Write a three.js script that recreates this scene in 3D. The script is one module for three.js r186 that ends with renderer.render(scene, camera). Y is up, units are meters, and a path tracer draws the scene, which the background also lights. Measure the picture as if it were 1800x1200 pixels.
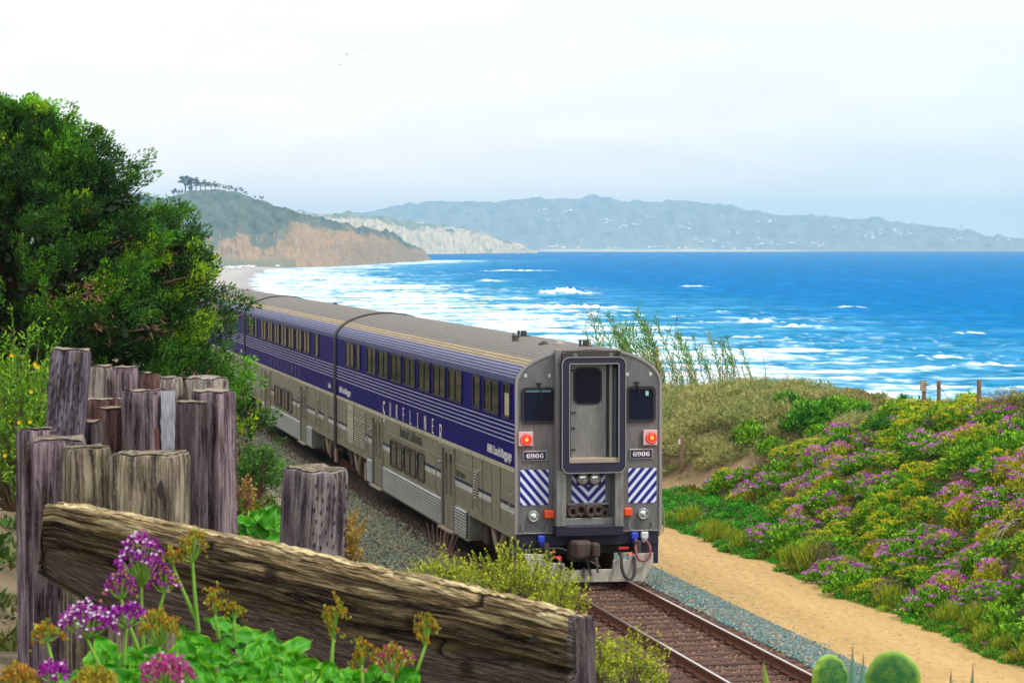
import * as THREE from 'three';
import { RoundedBoxGeometry } from 'three/addons/geometries/RoundedBoxGeometry.js';
import { TextGeometry } from 'three/addons/geometries/TextGeometry.js';
import { FontLoader } from 'three/addons/loaders/FontLoader.js';
import { mergeGeometries } from 'three/addons/utils/BufferGeometryUtils.js';
import { createNoise2D, createNoise3D } from 'simplex-noise';

// ---------------------------------------------------------------- camera, sky, sun, exposure
const scene = new THREE.Scene();
const EYE = 6.9, F = 4340, PITCH = Math.atan(169 / F);           // eye above the rail heads; focal length in photo pixels
const camera = new THREE.PerspectiveCamera(2 * Math.atan(600 / F) * 180 / Math.PI, 1.5, 0.5, 30000);
camera.position.set(0, EYE, 0);
camera.rotation.x = -PITCH;
camera.focus = 48; camera.userData.fStop = 14;
const renderer = new THREE.WebGLRenderer({ antialias: true });
renderer.setSize(1024, 682);
renderer.toneMapping = THREE.LinearToneMapping;
renderer.toneMappingExposure = 1.4;
renderer.shadowMap.enabled = true;
renderer.shadowMap.type = THREE.PCFSoftShadowMap;

function rngOf(seed) { let a = seed >>> 0; return () => { a = (a + 0x6d2b79f5) | 0; let t = Math.imul(a ^ (a >>> 15), 1 | a); t = (t + Math.imul(t ^ (t >>> 7), 61 | t)) ^ t; return ((t ^ (t >>> 14)) >>> 0) / 4294967296; }; }
const noise2 = createNoise2D(rngOf(11)), noise3 = createNoise3D(rngOf(12));
const fbm = (x, y, o = 4) => { let s = 0, a = 0.5, n = 0; for (let i = 0; i < o; i++) { s += a * noise2(x, y); n += a; x = x * 2.03 + 7.1; y = y * 2.03 - 3.7; a *= 0.5; } return s / n; };
const clamp = (x, a = 0, b = 1) => Math.min(b, Math.max(a, x));
const sstep = (a, b, x) => { const t = clamp((x - a) / (b - a)); return t * t * (3 - 2 * t); };
const lerp = (a, b, t) => a + (b - a) * t;
const mixc = (a, b, t) => [lerp(a[0], b[0], t), lerp(a[1], b[1], t), lerp(a[2], b[2], t)];
const curve = (pts) => (x) => { if (x <= pts[0][0]) return pts[0][1]; for (let i = 1; i < pts.length; i++) if (x <= pts[i][0]) { const p = pts[i - 1], q = pts[i]; return lerp(p[1], q[1], (x - p[0]) / (q[0] - p[0])); } return pts[pts.length - 1][1]; };

{ // bright, thinly overcast sky: white cloud sheet, bluer towards the sea horizon
  const W = 2048, Hh = 1024, data = new Float32Array(W * Hh * 4);
  for (let j = 0; j < Hh; j++) {
    const el = ((j + 0.5) / Hh - 0.5) * Math.PI, y = Math.sin(el), c = Math.cos(el);
    for (let i = 0; i < W; i++) {
      const az = ((i + 0.5) / W - 0.5) * 2 * Math.PI, x = Math.cos(az) * c, z = Math.sin(az) * c, o = (j * W + i) * 4;
      const up = Math.max(y, 0), k = 1 / (up + 0.12);
      const n = fbm(x * k * 1.4 + 3, z * k * 1.4 - 1, 5), m = fbm(x * 6 + 9, y * 40 + z * 3, 4);
      const sea = 0.5 + 0.5 * x / Math.max(c, 0.01);      // towards the open water
      const blue = clamp(sstep(0.17, 0.0, y) * lerp(0.05, 1.2, sstep(0.43, 0.64, sea)) * (0.85 + 0.35 * m), 0, 1);
      let col = mixc(mixc([1.02, 0.91, 0.85], [0.86, 0.84, 0.83], sstep(0, 0.11, y)), mixc([0.76, 0.8, 0.82], [0.66, 0.76, 0.8], sstep(0, 0.1, y)), blue);
      const grey = clamp(0.5 + 0.9 * n + 0.25 * m) * 0.07 * sstep(0, 0.04, y);
      const g = lerp(1, 1.4, sstep(0.05, 0.9, y)) * (1 - grey);
      data[o] = col[0] * g; data[o + 1] = col[1] * g; data[o + 2] = col[2] * g; data[o + 3] = 1;
    }
  }
  const sky = new THREE.DataTexture(data, W, Hh, THREE.RGBAFormat, THREE.FloatType);
  sky.mapping = THREE.EquirectangularReflectionMapping; sky.magFilter = THREE.LinearFilter; sky.needsUpdate = true;
  scene.background = sky; scene.environment = sky;
}
const sun = new THREE.DirectionalLight(new THREE.Color(1, 0.95, 0.86), 2.3);
sun.position.set(58, 100, 28 - 40); sun.target.position.set(0, 0, -40);
sun.castShadow = true; sun.shadow.radius = 11; sun.shadow.mapSize.set(2048, 2048);
Object.assign(sun.shadow.camera, { left: -80, right: 80, top: 80, bottom: -80, near: 1, far: 300 });
scene.add(sun, sun.target);
scene.fog = new THREE.FogExp2(new THREE.Color().setRGB(0.35, 0.7, 1.0), 1.02e-4);

// ---------------------------------------------------------------- helpers
const V = (x, y, z) => new THREE.Vector3(x, y, z);
const TH = 12.3 * Math.PI / 180, SN = Math.sin(TH), CS = Math.cos(TH), TX = 1.57, TZ = -50.83;   // the railway: s metres along it from the rear of the train, u metres to its right
const W3 = (u, s, y = 0) => V(TX + u * CS - s * SN, y, TZ - u * SN - s * CS);
const US = (x, z) => [(x - TX) * CS - (z - TZ) * SN, -(x - TX) * SN - (z - TZ) * CS];
function ray(px, py) { const x = (px - 900) / F, y = (600 - py) / F, c = Math.cos(PITCH), s = Math.sin(PITCH), z = y * s + c; return [x / z, (y * c - s) / z]; }
const at = (px, py, d) => { const [a, b] = ray(px, py); return V(a * d, EYE + b * d, -d); };        // a sight line followed to a distance
const used = new Map();
const numbered = (n) => { const k = used.get(n) ?? 0; used.set(n, k + 1); return k ? n + '_' + String(k).padStart(3, '0') : n; };
function shade(o) { o.traverse((m) => { if (m.isMesh) { m.castShadow = true; m.receiveShadow = true; } }); return o; }
function thing(name, label, category, pos = V(0, 0, 0), turn = 0, group) {
  const o = new THREE.Group(); o.name = numbered(name); o.position.copy(pos); o.rotation.y = turn; o.userData = { label, category };
  if (group) o.userData.group = group;
  scene.add(o); return o;
}
function obj(name, g, m, parent) {
  const geo = Array.isArray(g) ? join(g) : g, o = new THREE.Mesh(geo, m); o.name = parent ? name : numbered(name); o.castShadow = o.receiveShadow = true; (parent ?? scene).add(o); return o;
}
function part(name, g, m, parent) { const same = parent.children.filter((c) => c.userData.base === name).length, o = obj(name, g, m, parent); o.name = same ? name + '_' + String(same).padStart(3, '0') : name; o.userData.base = name; return o; }
function struct(name, g, m) { const o = obj(name, g, m); o.userData.kind = 'structure'; return o; }
function tag(o, label, category, group) { o.userData.label = label; o.userData.category = category; if (group) o.userData.group = group; return o; }
function dup(src, pos, turn, scale, label, group) {
  const o = src.clone(); o.name = numbered(src.name.replace(/_\d{3}$/, '')); o.position.copy(pos); o.rotation.set(0, turn, 0); o.scale.setScalar(scale ?? 1);
  o.userData = { ...src.userData }; if (label) o.userData.label = label; if (group) o.userData.group = group;
  scene.add(o); return o;
}
function join(list) {
  const ix = list.every((g) => g.index), cl = list.some((g) => g.attributes.color);
  const l = list.map((g) => {
    let h = ix || !g.index ? g : g.toNonIndexed();
    if (!h.attributes.uv) h.setAttribute('uv', new THREE.BufferAttribute(new Float32Array(h.attributes.position.count * 2), 2));
    if (cl && !h.attributes.color) h.setAttribute('color', new THREE.BufferAttribute(new Float32Array(h.attributes.position.count * 3).fill(1), 3));
    return h;
  });
  return l.length === 1 ? l[0] : mergeGeometries(l);
}
const box = (w, h, d, x = 0, y = 0, z = 0) => new THREE.BoxGeometry(w, h, d).translate(x, y, z);
const rbox = (w, h, d, x = 0, y = 0, z = 0, r = 0.02) => new RoundedBoxGeometry(w, h, d, 2, Math.min(r, w * 0.45, h * 0.45, d * 0.45)).translate(x, y, z);
const box3 = (x0, x1, y0, y1, z0, z1) => box(Math.abs(x1 - x0), Math.abs(y1 - y0), Math.abs(z1 - z0), (x0 + x1) / 2, (y0 + y1) / 2, (z0 + z1) / 2);
const tube = (pts, r, n = 12, k = 6) => new THREE.TubeGeometry(new THREE.CatmullRomCurve3(pts.map((p) => p.isVector3 ? p : V(...p))), n, r, k);
function taper(pts, r0, r1, n = 8, k = 5) {                     // a tapering branch along a curve
  const g = tube(pts, 1, n, k), c = new THREE.CatmullRomCurve3(pts.map((p) => p.isVector3 ? p : V(...p))), p = g.attributes.position;
  for (let i = 0; i <= n; i++) { const q = c.getPointAt(i / n), r = lerp(r0, r1, i / n); for (let j = 0; j <= k; j++) { const a = i * (k + 1) + j; p.setXYZ(a, q.x + (p.getX(a) - q.x) * r, q.y + (p.getY(a) - q.y) * r, q.z + (p.getZ(a) - q.z) * r); } }
  return g;
}
const cyl = (r0, r1, h, k = 16) => new THREE.CylinderGeometry(r0, r1, h, k);
function rrect(w, h, r, x = 0, y = 0, S = THREE.Shape) {
  const s = new S(), a = x - w / 2, b = y - h / 2, c = x + w / 2, d = y + h / 2;
  s.moveTo(a + r, b); s.lineTo(c - r, b); s.absarc(c - r, b + r, r, -Math.PI / 2, 0); s.lineTo(c, d - r); s.absarc(c - r, d - r, r, 0, Math.PI / 2); s.lineTo(a + r, d); s.absarc(a + r, d - r, r, Math.PI / 2, Math.PI); s.lineTo(a, b + r); s.absarc(a + r, b + r, r, Math.PI, Math.PI * 1.5);
  return s;
}
const extr = (s, depth, bevel = 0) => new THREE.ExtrudeGeometry(s, { depth, bevelEnabled: bevel > 0, bevelSize: bevel, bevelThickness: bevel, bevelSegments: 1, curveSegments: 5 });
function ring(w, h, r, t, depth, x = 0, y = 0) { const s = rrect(w, h, r, x, y); s.holes.push(rrect(w - 2 * t, h - 2 * t, Math.max(r - t, 0.004), x, y, THREE.Path)); return extr(s, depth); }
const std = (o) => new THREE.MeshStandardMaterial({ side: THREE.DoubleSide, roughness: 0.8, ...o, color: new THREE.Color().setRGB(...(o.color ?? [1, 1, 1])) });
const phys = (o) => new THREE.MeshPhysicalMaterial({ side: THREE.DoubleSide, roughness: 0.6, ...o, color: new THREE.Color().setRGB(...(o.color ?? [1, 1, 1])) });
function texture(w, h, fn, srgb = false) {                       // fn(u, v) gives a linear colour or a height; the pattern tiles because it is looked up on a torus or is blended at its edges
  const d = new Uint8Array(w * h * 4);
  for (let j = 0; j < h; j++) for (let i = 0; i < w; i++) {
    let c = fn(i / w, j / h); if (typeof c === 'number') c = [c, c, c];
    const o = (j * w + i) * 4; for (let k = 0; k < 3; k++) { const x = clamp(c[k]); d[o + k] = Math.round(255 * (srgb ? (x <= 0.0031308 ? 12.92 * x : 1.055 * Math.pow(x, 1 / 2.4) - 0.055) : x)); } d[o + 3] = 255;
  }
  const t = new THREE.DataTexture(d, w, h); t.wrapS = t.wrapT = THREE.RepeatWrapping; t.magFilter = THREE.LinearFilter; if (srgb) t.colorSpace = THREE.SRGBColorSpace; t.needsUpdate = true; return t;
}
const tiled = (f, u, v) => { const a = f(u, v), b = f(u - 1, v), c = f(u, v - 1), d = f(u - 1, v - 1), x = sstep(0.75, 1, u), y = sstep(0.75, 1, v); return lerp(lerp(a, b, x), lerp(c, d, x), y); };
function gridMesh(nu, nv, fn) {                                   // fn(i / nu, j / nv) gives [x, y, z, r, g, b, uvx, uvy]
  const p = new Float32Array((nu + 1) * (nv + 1) * 3), c = new Float32Array(p.length), uv = new Float32Array((nu + 1) * (nv + 1) * 2), ix = new Uint32Array(nu * nv * 6);
  for (let j = 0, k = 0; j <= nv; j++) for (let i = 0; i <= nu; i++, k++) { const a = fn(i / nu, j / nv); p.set(a.slice(0, 3), k * 3); c.set(a.slice(3, 6), k * 3); uv[k * 2] = a[6] ?? 0; uv[k * 2 + 1] = a[7] ?? 0; }
  for (let j = 0, k = 0; j < nv; j++) for (let i = 0; i < nu; i++, k += 6) { const a = j * (nu + 1) + i, b = a + 1, e = a + nu + 1, f = e + 1; ix.set([a, b, e, b, f, e], k); }
  const g = new THREE.BufferGeometry(); g.setAttribute('position', new THREE.BufferAttribute(p, 3)); g.setAttribute('color', new THREE.BufferAttribute(c, 3)); g.setAttribute('uv', new THREE.BufferAttribute(uv, 2)); g.setIndex(new THREE.BufferAttribute(ix, 1)); g.computeVertexNormals(); return g;
}
function leaves(list) {                                           // many small folded leaves: { p, d: direction, s: side, l, w, c }
  const n = list.length, p = new Float32Array(n * 12), nr = new Float32Array(n * 12), c = new Float32Array(n * 12), ix = new Uint32Array(n * 6), N = V(), A = V();
  list.forEach((f, k) => {
    N.crossVectors(f.s, f.d).normalize(); const h = f.w / 2, m = f.m ?? 0.45, b = f.fold ?? 0.25;
    const put = (i, x, y, z) => { p[k * 12 + i * 3] = x; p[k * 12 + i * 3 + 1] = y; p[k * 12 + i * 3 + 2] = z; };
    put(0, f.p.x, f.p.y, f.p.z); put(3, f.p.x + f.d.x * f.l, f.p.y + f.d.y * f.l, f.p.z + f.d.z * f.l);
    for (const sg of [-1, 1]) { A.copy(f.p).addScaledVector(f.d, f.l * m).addScaledVector(f.s, sg * h).addScaledVector(N, h * b); put(sg < 0 ? 1 : 2, A.x, A.y, A.z); }
    for (let i = 0; i < 4; i++) { nr.set([N.x, N.y, N.z], k * 12 + i * 3); c.set(f.c, k * 12 + i * 3); }
    ix.set([k * 4, k * 4 + 3, k * 4 + 1, k * 4, k * 4 + 2, k * 4 + 3], k * 6);
  });
  const g = new THREE.BufferGeometry(); g.setAttribute('position', new THREE.BufferAttribute(p, 3)); g.setAttribute('normal', new THREE.BufferAttribute(nr, 3)); g.setAttribute('color', new THREE.BufferAttribute(c, 3)); g.setIndex(new THREE.BufferAttribute(ix, 1)); return g;
}
const dirOf = (R) => { let v; do v = V(R() * 2 - 1, R() * 2 - 1, R() * 2 - 1); while (v.lengthSq() > 1 || v.lengthSq() < 0.01); return v.normalize(); };
const sideOf = (d, R) => V().crossVectors(d, dirOf(R)).normalize();
const vary = (c, R, a = 0.25) => { const k = 1 + (R() - 0.5) * 2 * a, h = (R() - 0.5) * a * 0.5; return [c[0] * k * (1 + h), c[1] * k, c[2] * k * (1 - h)]; };
const leafMat = new THREE.MeshPhysicalMaterial({ vertexColors: true, side: THREE.DoubleSide, roughness: 0.75, specularIntensity: 0.4, transmission: 0.3 });
const woodyMat = std({ vertexColors: true, roughness: 0.95 });
function paint(g, c) { const n = g.attributes.position.count, a = new Float32Array(n * 3); for (let i = 0; i < n; i++) a.set(c, i * 3); g.setAttribute('color', new THREE.BufferAttribute(a, 3)); return g; }
// ---------------------------------------------------------------- the land round the railway
const bank = curve([[-60, 6.4], [-16, 5.5], [-12.5, 5.0], [-11, 4.1], [-9, 2.6], [-7, 1.2], [-5, 0.15], [-3.2, -0.62], [-2, -0.66], [5.5, -0.58]]);
const crest = curve([[-40, 3.2], [-10, 3.05], [0, 2.88], [6, 2.75], [12, 2.33], [16.5, 1.85], [19, 2.0], [22, 2.25], [28, 2.0], [34, 1.45], [50, 0.9], [100, 0.7], [400, 0.4]]);
const toSeg = (u, s, a, b) => { const dx = b[0] - a[0], dy = b[1] - a[1], t = clamp(((u - a[0]) * dx + (s - a[1]) * dy) / (dx * dx + dy * dy)); return Math.hypot(u - a[0] - t * dx, s - a[1] - t * dy); };
const gully = (u, s) => Math.min(toSeg(u, s, [6.3, 23.5], [9.2, 15.4]), toSeg(u, s, [9.2, 15.4], [11.2, 14.8]));
const edgeOut = (s) => 5.75 + 0.35 * noise2(s * 0.22, 4) + 0.15 * noise2(s * 0.9, 9);
const edgeIn = (s) => 2.95 + 0.2 * noise2(s * 0.3, 14) + 0.1 * noise2(s * 1.3, 19);
function ground(u, s) {
  let h = bank(u);
  if (u > 5) {
    const e = edgeOut(s);
    h = -0.58 + (crest(s) + 0.58) * Math.pow(sstep(e - 0.2, 12.4, u), 0.85);
    h += 0.16 * fbm(u * 0.5, s * 0.5, 3) * sstep(6, 8, u) - 0.35 * Math.exp(-((gully(u, s) / 0.9) ** 2)) * sstep(6, 8, u);
    if (u > 13) h = lerp(h, -13.6, sstep(15, 24, u + 1.2 * fbm(u * 0.2, s * 0.2, 3)));
  } else if (u < -3.2) h += 0.12 * fbm(u * 0.6, s * 0.6, 3) * sstep(-3.2, -5, u);
  const p = W3(u, s), ze = lerp(-10.6, -8.4, sstep(-0.1, 0.35, p.x)), m = sstep(ze - 1.7, ze, p.z) * sstep(-7, -4.5, p.x) * sstep(4.2, 3.0, p.x);
  return lerp(h, Math.max(h, 5.12 + 0.04 * noise2(p.x * 2, p.z * 2)), m);
}
const onGround = (u, s, dy = 0) => W3(u, s, ground(u, s) + dy);
function sight(px, py, lift = 0) { const [a, b] = ray(px, py); for (let d = 12; d < 140; d += 0.1) { const [u, s] = US(a * d, -d); if (EYE + b * d < ground(u, s) + lift) return [u, s, d]; } return null; }   // where a sight line meets the land

const grit = texture(512, 512, (u, v) => 0.5 + 0.5 * tiled((a, b) => 0.5 * noise2(a * 60, b * 60) + 0.35 * noise2(a * 150, b * 150) + 0.3 * noise2(a * 18, b * 18), u, v));
const gritTint = texture(512, 512, (u, v) => { const n = tiled((a, b) => 0.45 * noise2(a * 40, b * 40) + 0.4 * noise2(a * 110, b * 110) + 0.35 * noise2(a * 9, b * 9), u, v); return 0.82 + 0.18 * n; });
const dents = texture(512, 512, (u, v) => { let h = 0.6; const R = 12; for (let a = -1; a <= 1; a++) for (let b = -1; b <= 1; b++) { const i = Math.floor(u * R) + a, j = Math.floor(v * R) + b, q = ((i + R) % R) * 131 + ((j + R) % R) * 37, fx = (i + 0.2 + 0.6 * Math.abs(Math.sin(q * 12.98) * 43758.5 % 1)) / R, fy = (j + 0.2 + 0.6 * Math.abs(Math.sin(q * 78.2) * 23421.6 % 1)) / R, d = Math.hypot((u - fx) * 1.0, (v - fy) * 0.6) * R; h = Math.min(h, 0.6 - 0.5 * sstep(0.34, 0.1, d) * Math.abs(Math.sin(q * 3.1))); h = Math.max(h, h + 0.18 * Math.exp(-(((d - 0.42) / 0.09) ** 2))); } return clamp(h + 0.1 * tiled((a, b) => noise2(a * 60, b * 60), u, v)); });
const soilMat = std({ vertexColors: true, roughness: 1, bumpMap: grit, bumpScale: 0.03, map: gritTint });
{
  const US_ = [-60, -40, -28, -20, -16]; for (let u = -14; u < 26; u += 0.28) US_.push(u); US_.push(28, 32, 40);
  const SS_ = [-70, -62]; for (let s = -58; s < 60; s += 0.4) SS_.push(s); for (let s = 60; s < 320; s *= 1.05) SS_.push(s);
  struct('ground', gridMesh(US_.length - 1, SS_.length - 1, (i, j) => {
    const u = US_[Math.round(i * (US_.length - 1))], s = SS_[Math.round(j * (SS_.length - 1))], p = onGround(u, s), n = fbm(u * 0.8, s * 0.8, 3);
    let c = mixc([0.26, 0.19, 0.105], [0.15, 0.12, 0.065], 0.5 + 0.5 * n);
    if (u > 5) c = mixc(c, [0.43, 0.3, 0.15], clamp(1 - gully(u, s) / 1.5) + 0.2);
    if (u > 15) c = [0.42, 0.34, 0.24];
    return [p.x, p.y, p.z, ...c, p.x, p.z];
  }), soilMat);
  struct('sand_path', gridMesh(44, 700, (i, j) => {
    const s = lerp(-30, 60, j), u = lerp(edgeIn(s) - 0.5, edgeOut(s) + 0.15, i), p = W3(u, s), k = 0.5 + 0.5 * fbm(u * 0.9, s * 0.25, 4), worn = Math.exp(-(((u - 4.6 - 0.2 * noise2(s * 0.1, 3)) / 0.55) ** 2));
    p.y = ground(u, s) + 0.014 + (0.05 + 0.03 * fbm(u * 1.5, s * 0.9, 3) + 0.018 * noise2(u * 4, s * 3.2) - 0.03 * worn) * Math.sin(Math.PI * i);
    const c = mixc(mixc([0.5, 0.33, 0.125], [0.41, 0.265, 0.095], k), [0.54, 0.37, 0.155], worn * 0.6).map((q) => q * (1 - 0.22 * clamp(fbm(u * 3, s * 2.2, 3) * 1.4 - 0.2)));
    return [p.x, p.y, p.z, ...c, p.x / 3.2, p.z / 3.2];
  }), std({ vertexColors: true, roughness: 1, bumpMap: dents, bumpScale: 0.05, map: gritTint }));
  // ballast: flat between the rails, shoulders falling away on both sides
  const prof = curve([[-3.35, -0.72], [-3.0, -0.6], [-1.7, -0.24], [-1.4, -0.215], [1.4, -0.215], [1.75, -0.25], [2.9, -0.56], [3.2, -0.66]]);
  struct('track_bed', gridMesh(40, 420, (i, j) => {
    const s = lerp(-32, 130, Math.pow(j, 1.25)), u = lerp(-3.35 - 0.1 * noise2(s, 3), 3.15 + 0.12 * noise2(s * 0.7, 6), i), p = W3(u, s, prof(u) + 0.025 * noise2(u * 6, s * 6)), n = fbm(u * 2, s * 2, 3);
    return [p.x, p.y, p.z, ...mixc(mixc([0.1, 0.13, 0.12], [0.18, 0.18, 0.13], 0.5 + 0.5 * n), [0.07, 0.045, 0.032], sstep(1.95, 1.5, Math.abs(u))), p.x, p.z];
  }), std({ vertexColors: true, roughness: 1, bumpMap: grit, bumpScale: 0.05, map: gritTint }));
  // loose stone
  const R = rngOf(31), stone = new THREE.IcosahedronGeometry(1, 0); { const p = stone.attributes.position; for (let i = 0; i < p.count; i++) { const k = 0.8 + 0.3 * noise3(p.getX(i) * 2, p.getY(i) * 2, p.getZ(i) * 2); p.setXYZ(i, p.getX(i) * k, p.getY(i) * k * 0.75, p.getZ(i) * k * 1.1); } stone.computeVertexNormals(); }
  const spots = [];
  const spread = (n, u0, u1, s0, s1, r0, r1, hf, tone) => { for (let k = 0; k < n; k++) { const u = lerp(u0, u1, R()), s = lerp(s0, s1, R()); spots.push([u, s, lerp(r0, r1, R()), hf(u, s), tone(u, s)]); } };
  const teal = () => { const r = R(); return r < 0.6 ? vary([0.075, 0.15, 0.155], R, 0.5) : r < 0.8 ? vary([0.19, 0.24, 0.21], R, 0.4) : vary([0.2, 0.13, 0.08], R, 0.4); };
  const grey = (u) => { const r = R(); if (u > -1.95 + 0.35 * R()) return vary([0.075, 0.045, 0.032], R, 0.5); return r < 0.45 ? vary([0.14, 0.2, 0.16], R, 0.5) : r < 0.75 ? vary([0.3, 0.29, 0.19], R, 0.4) : vary([0.24, 0.18, 0.11], R, 0.4); };  // stones next to the train rust brown, its shadow put into their colour
  const onBed = (u, s) => prof(u) + 0.02;
  spread(30000, 1.35, 3.2, -13, 9, 0.022, 0.05, onBed, teal);
  spread(3200, 2.9, 4.1, -13, 12, 0.014, 0.04, (u, s) => ground(u, s) + 0.03, (u) => (R() < 0.6 ? vary([0.2, 0.24, 0.22], R, 0.4) : vary([0.5, 0.38, 0.22], R, 0.3)));
  spread(1400, 3.6, 5.8, -13, 18, 0.008, 0.024, (u, s) => ground(u, s) + 0.02, () => vary([0.36, 0.26, 0.14], R, 0.4));
  spread(20000, -1.35, 1.35, -14, 3, 0.02, 0.042, (u, s) => prof(u) - 0.005, () => (R() < 0.5 ? vary([0.2, 0.14, 0.09], R, 0.5) : vary([0.14, 0.07, 0.045], R, 0.5)));
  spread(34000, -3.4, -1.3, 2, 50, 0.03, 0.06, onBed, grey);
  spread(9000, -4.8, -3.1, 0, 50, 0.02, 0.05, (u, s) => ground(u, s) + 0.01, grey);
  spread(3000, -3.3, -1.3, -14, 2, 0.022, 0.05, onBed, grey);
  const im = new THREE.InstancedMesh(stone, std({ roughness: 0.95 }), spots.length), M = new THREE.Matrix4(), Q = new THREE.Quaternion(), C = new THREE.Color();
  spots.forEach(([u, s, r, y, c], k) => { Q.setFromAxisAngle(dirOf(R), R() * 6.3); M.compose(W3(u, s, y), Q, V(r, r, r)); im.setMatrixAt(k, M); im.setColorAt(k, C.setRGB(...c)); });
  im.name = 'ballast_stones'; im.userData = { kind: 'stuff', label: 'grey green crushed stone ballast along the railway track', category: 'gravel' }; im.castShadow = im.receiveShadow = true; scene.add(im);
}

// ---------------------------------------------------------------- sea, beach, headland and far shore
const SEA = -14;
const shore = curve([[150, 26], [340, -6], [860, -75], [1545, -160], [2100, -205], [2600, -185], [3100, -140], [3480, -112], [3560, -400], [9999, -3000]]);
const breakers = [];   // [distance, x from, x to, height, reach of the foam behind]
for (const [x0, x1, y, h, r] of [[942, 1040, 516, 2.4, 60], [880, 1090, 541, 1.2, 30], [1290, 1362, 568, 1.5, 9], [1360, 1432, 575, 1.3, 8], [1474, 1524, 540, 1.0, 10], [1250, 1278, 548, 0.9, 8], [1682, 1790, 643, 0.9, 5], [1690, 1716, 584, 0.5, 5], [838, 884, 494, 1.4, 40], [590, 760, 520, 0.8, 40], [640, 790, 503, 1.0, 40], [850, 960, 476, 1.4, 60], [1200, 1240, 503, 0.9, 15], [760, 830, 520, 0.9, 30], [1010, 1075, 553, 0.9, 14], [900, 1010, 560, 0.8, 14], [1620, 1680, 628, 0.5, 5], [1280, 1350, 593, 0.6, 6]]) { const d = (EYE - SEA) / -ray(900, y)[1]; breakers.push([d, ray(x0, y)[0] * d, ray(x1, y)[0] * d, h, r]); }
{
  const N = 640, M_ = 620, d0 = 190, ratio = Math.log(9400 / d0);
  const g = gridMesh(M_, N, (i, j) => {
    const D = d0 * Math.exp(ratio * j), x = lerp(-0.36, 0.42, i) * (D + 60), w = x - shore(D);
    const sq = 841 / Math.sqrt(D), sx = x / (8 + D / 38), streak = fbm(sx * 0.6 + 3, sq * 1.1, 3), chop = fbm(sx * 2.4 - 5, sq * 3.2, 2), row = Math.abs(noise2(sx * 0.34 + 0.5 * noise2(sx, sq), sq * 0.62)), row2 = Math.abs(noise2(sx * 0.34 + 0.5 * noise2(sx, sq), sq * 0.62 + 0.1));
    const n1 = fbm(x / 60 + 5, D / 20, 4), n2 = fbm(x / 15, D / 8 + 40, 3), n3 = fbm(x / 170 + 9, D / 60, 3), n4 = fbm(x / 5 + 20, D / 3.2, 2);
    let y = SEA + (0.22 * n2 + 0.3 * n1 + 0.1 * n4 + 0.3 * streak + 0.35 * (0.3 - row)) * clamp(w / 60, 0.1, 1), foam = 0;
    const th = lerp(-0.42, 0.8, sstep(35, 150, w + 40 * n3));
    foam = sstep(th, th + 0.55, n1 * 0.5 + n2 * 0.3 + n4 * 0.2 + 0.3 * streak + 0.2 * chop + 0.02) * lerp(1, 0.85, sstep(40, 200, w)) * (0.72 + 0.5 * n4);
    const surf = sstep(185, 95, w + 50 * n3) * lerp(0.55, 1, sstep(500, 900, D)); foam = Math.max(foam, surf * sstep(0.1, 0.02, row - 0.05 * chop) * sstep(-0.25, 0.25, n3 + 0.6 * noise2(sx * 0.25 + 9, sq * 0.3)) * (0.75 + 0.4 * chop));
    if (w > 190) foam = Math.max(foam * 0.4, sstep(0.74, 0.95, n2 * 0.75 + n4 * 0.35) * 0.6);
    for (const [bd, x0, x1, h, r] of breakers) {
      if (Math.abs(bd - D) > r * 4 + 30 || x < x0 - 40 || x > x1 + 40) continue;
      const e = (x1 - x0) * 0.3, jx = x + 4 * n4 + (x1 - x0) * 0.12 * noise2(D / 2, x / 6), a = sstep(x0 - e * 0.3, x0 + e * 1.1, jx) * sstep(x1 + e, x1 - e * 1.4, jx), front = bd + r * 0.35 * noise2(x / 14, bd) + r * 0.25 * noise2(x / 3.5, bd), t = (D - front) / r;
      if (a <= 0) continue;
      const hump = Math.exp(-(((D - front - 3) / (r * 0.5 + 3)) ** 2)); y += h * a * (0.55 + 0.6 * noise2(x / 3, D / 9)) * hump * (1 + 0.3 * noise2(x / 5, 3));
      foam = Math.max(foam, a * (t > 0 ? sstep(1.5, 0.1, t + 0.7 * n2 + 0.6 * n4) : sstep(-0.7, -0.1, t + 0.3 * n4)));
    }
    foam = clamp(foam);
    const shal = sstep(230, 20, w + 50 * n3 + 30 * n1);
    let c = mixc([0.0, 0.11, 0.33], [0.05, 0.255, 0.41], shal * 0.9);
    c = mixc(c, mixc([0.01, 0.26, 0.56], [0.09, 0.33, 0.52], shal), clamp(0.5 * n3 + 0.35 * n2) * (0.3 + 0.3 * shal));
    c = mixc(c, [0.0, 0.13, 0.27], clamp(-streak * 1.5 - chop * 0.8 - 0.08) * 0.9); c = mixc(c, [0.0, 0.16, 0.27], sstep(0.14, 0.03, row2) * 0.6 * sstep(300, 150, w)); c = mixc(c, mixc([0.02, 0.3, 0.6], [0.2, 0.45, 0.62], shal), clamp(streak * 1.2 + chop * 0.6 - 0.25) * lerp(0.22, 0.7, shal)); c = c.map((q) => q * (1 + 0.22 * chop));
    c = mixc(c, mixc([0.42, 0.62, 0.74], [0.8, 0.84, 0.88], foam), Math.min(1, foam * 1.2));
    return [x, y, -D, ...c, x, D];
  });
  struct('sea', g, phys({ vertexColors: true, roughness: 0.5, specularIntensity: 0 }));
  const far = mixc([0.3, 0.28, 0.26], [0.4, 0.36, 0.32], 0.5);
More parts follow.
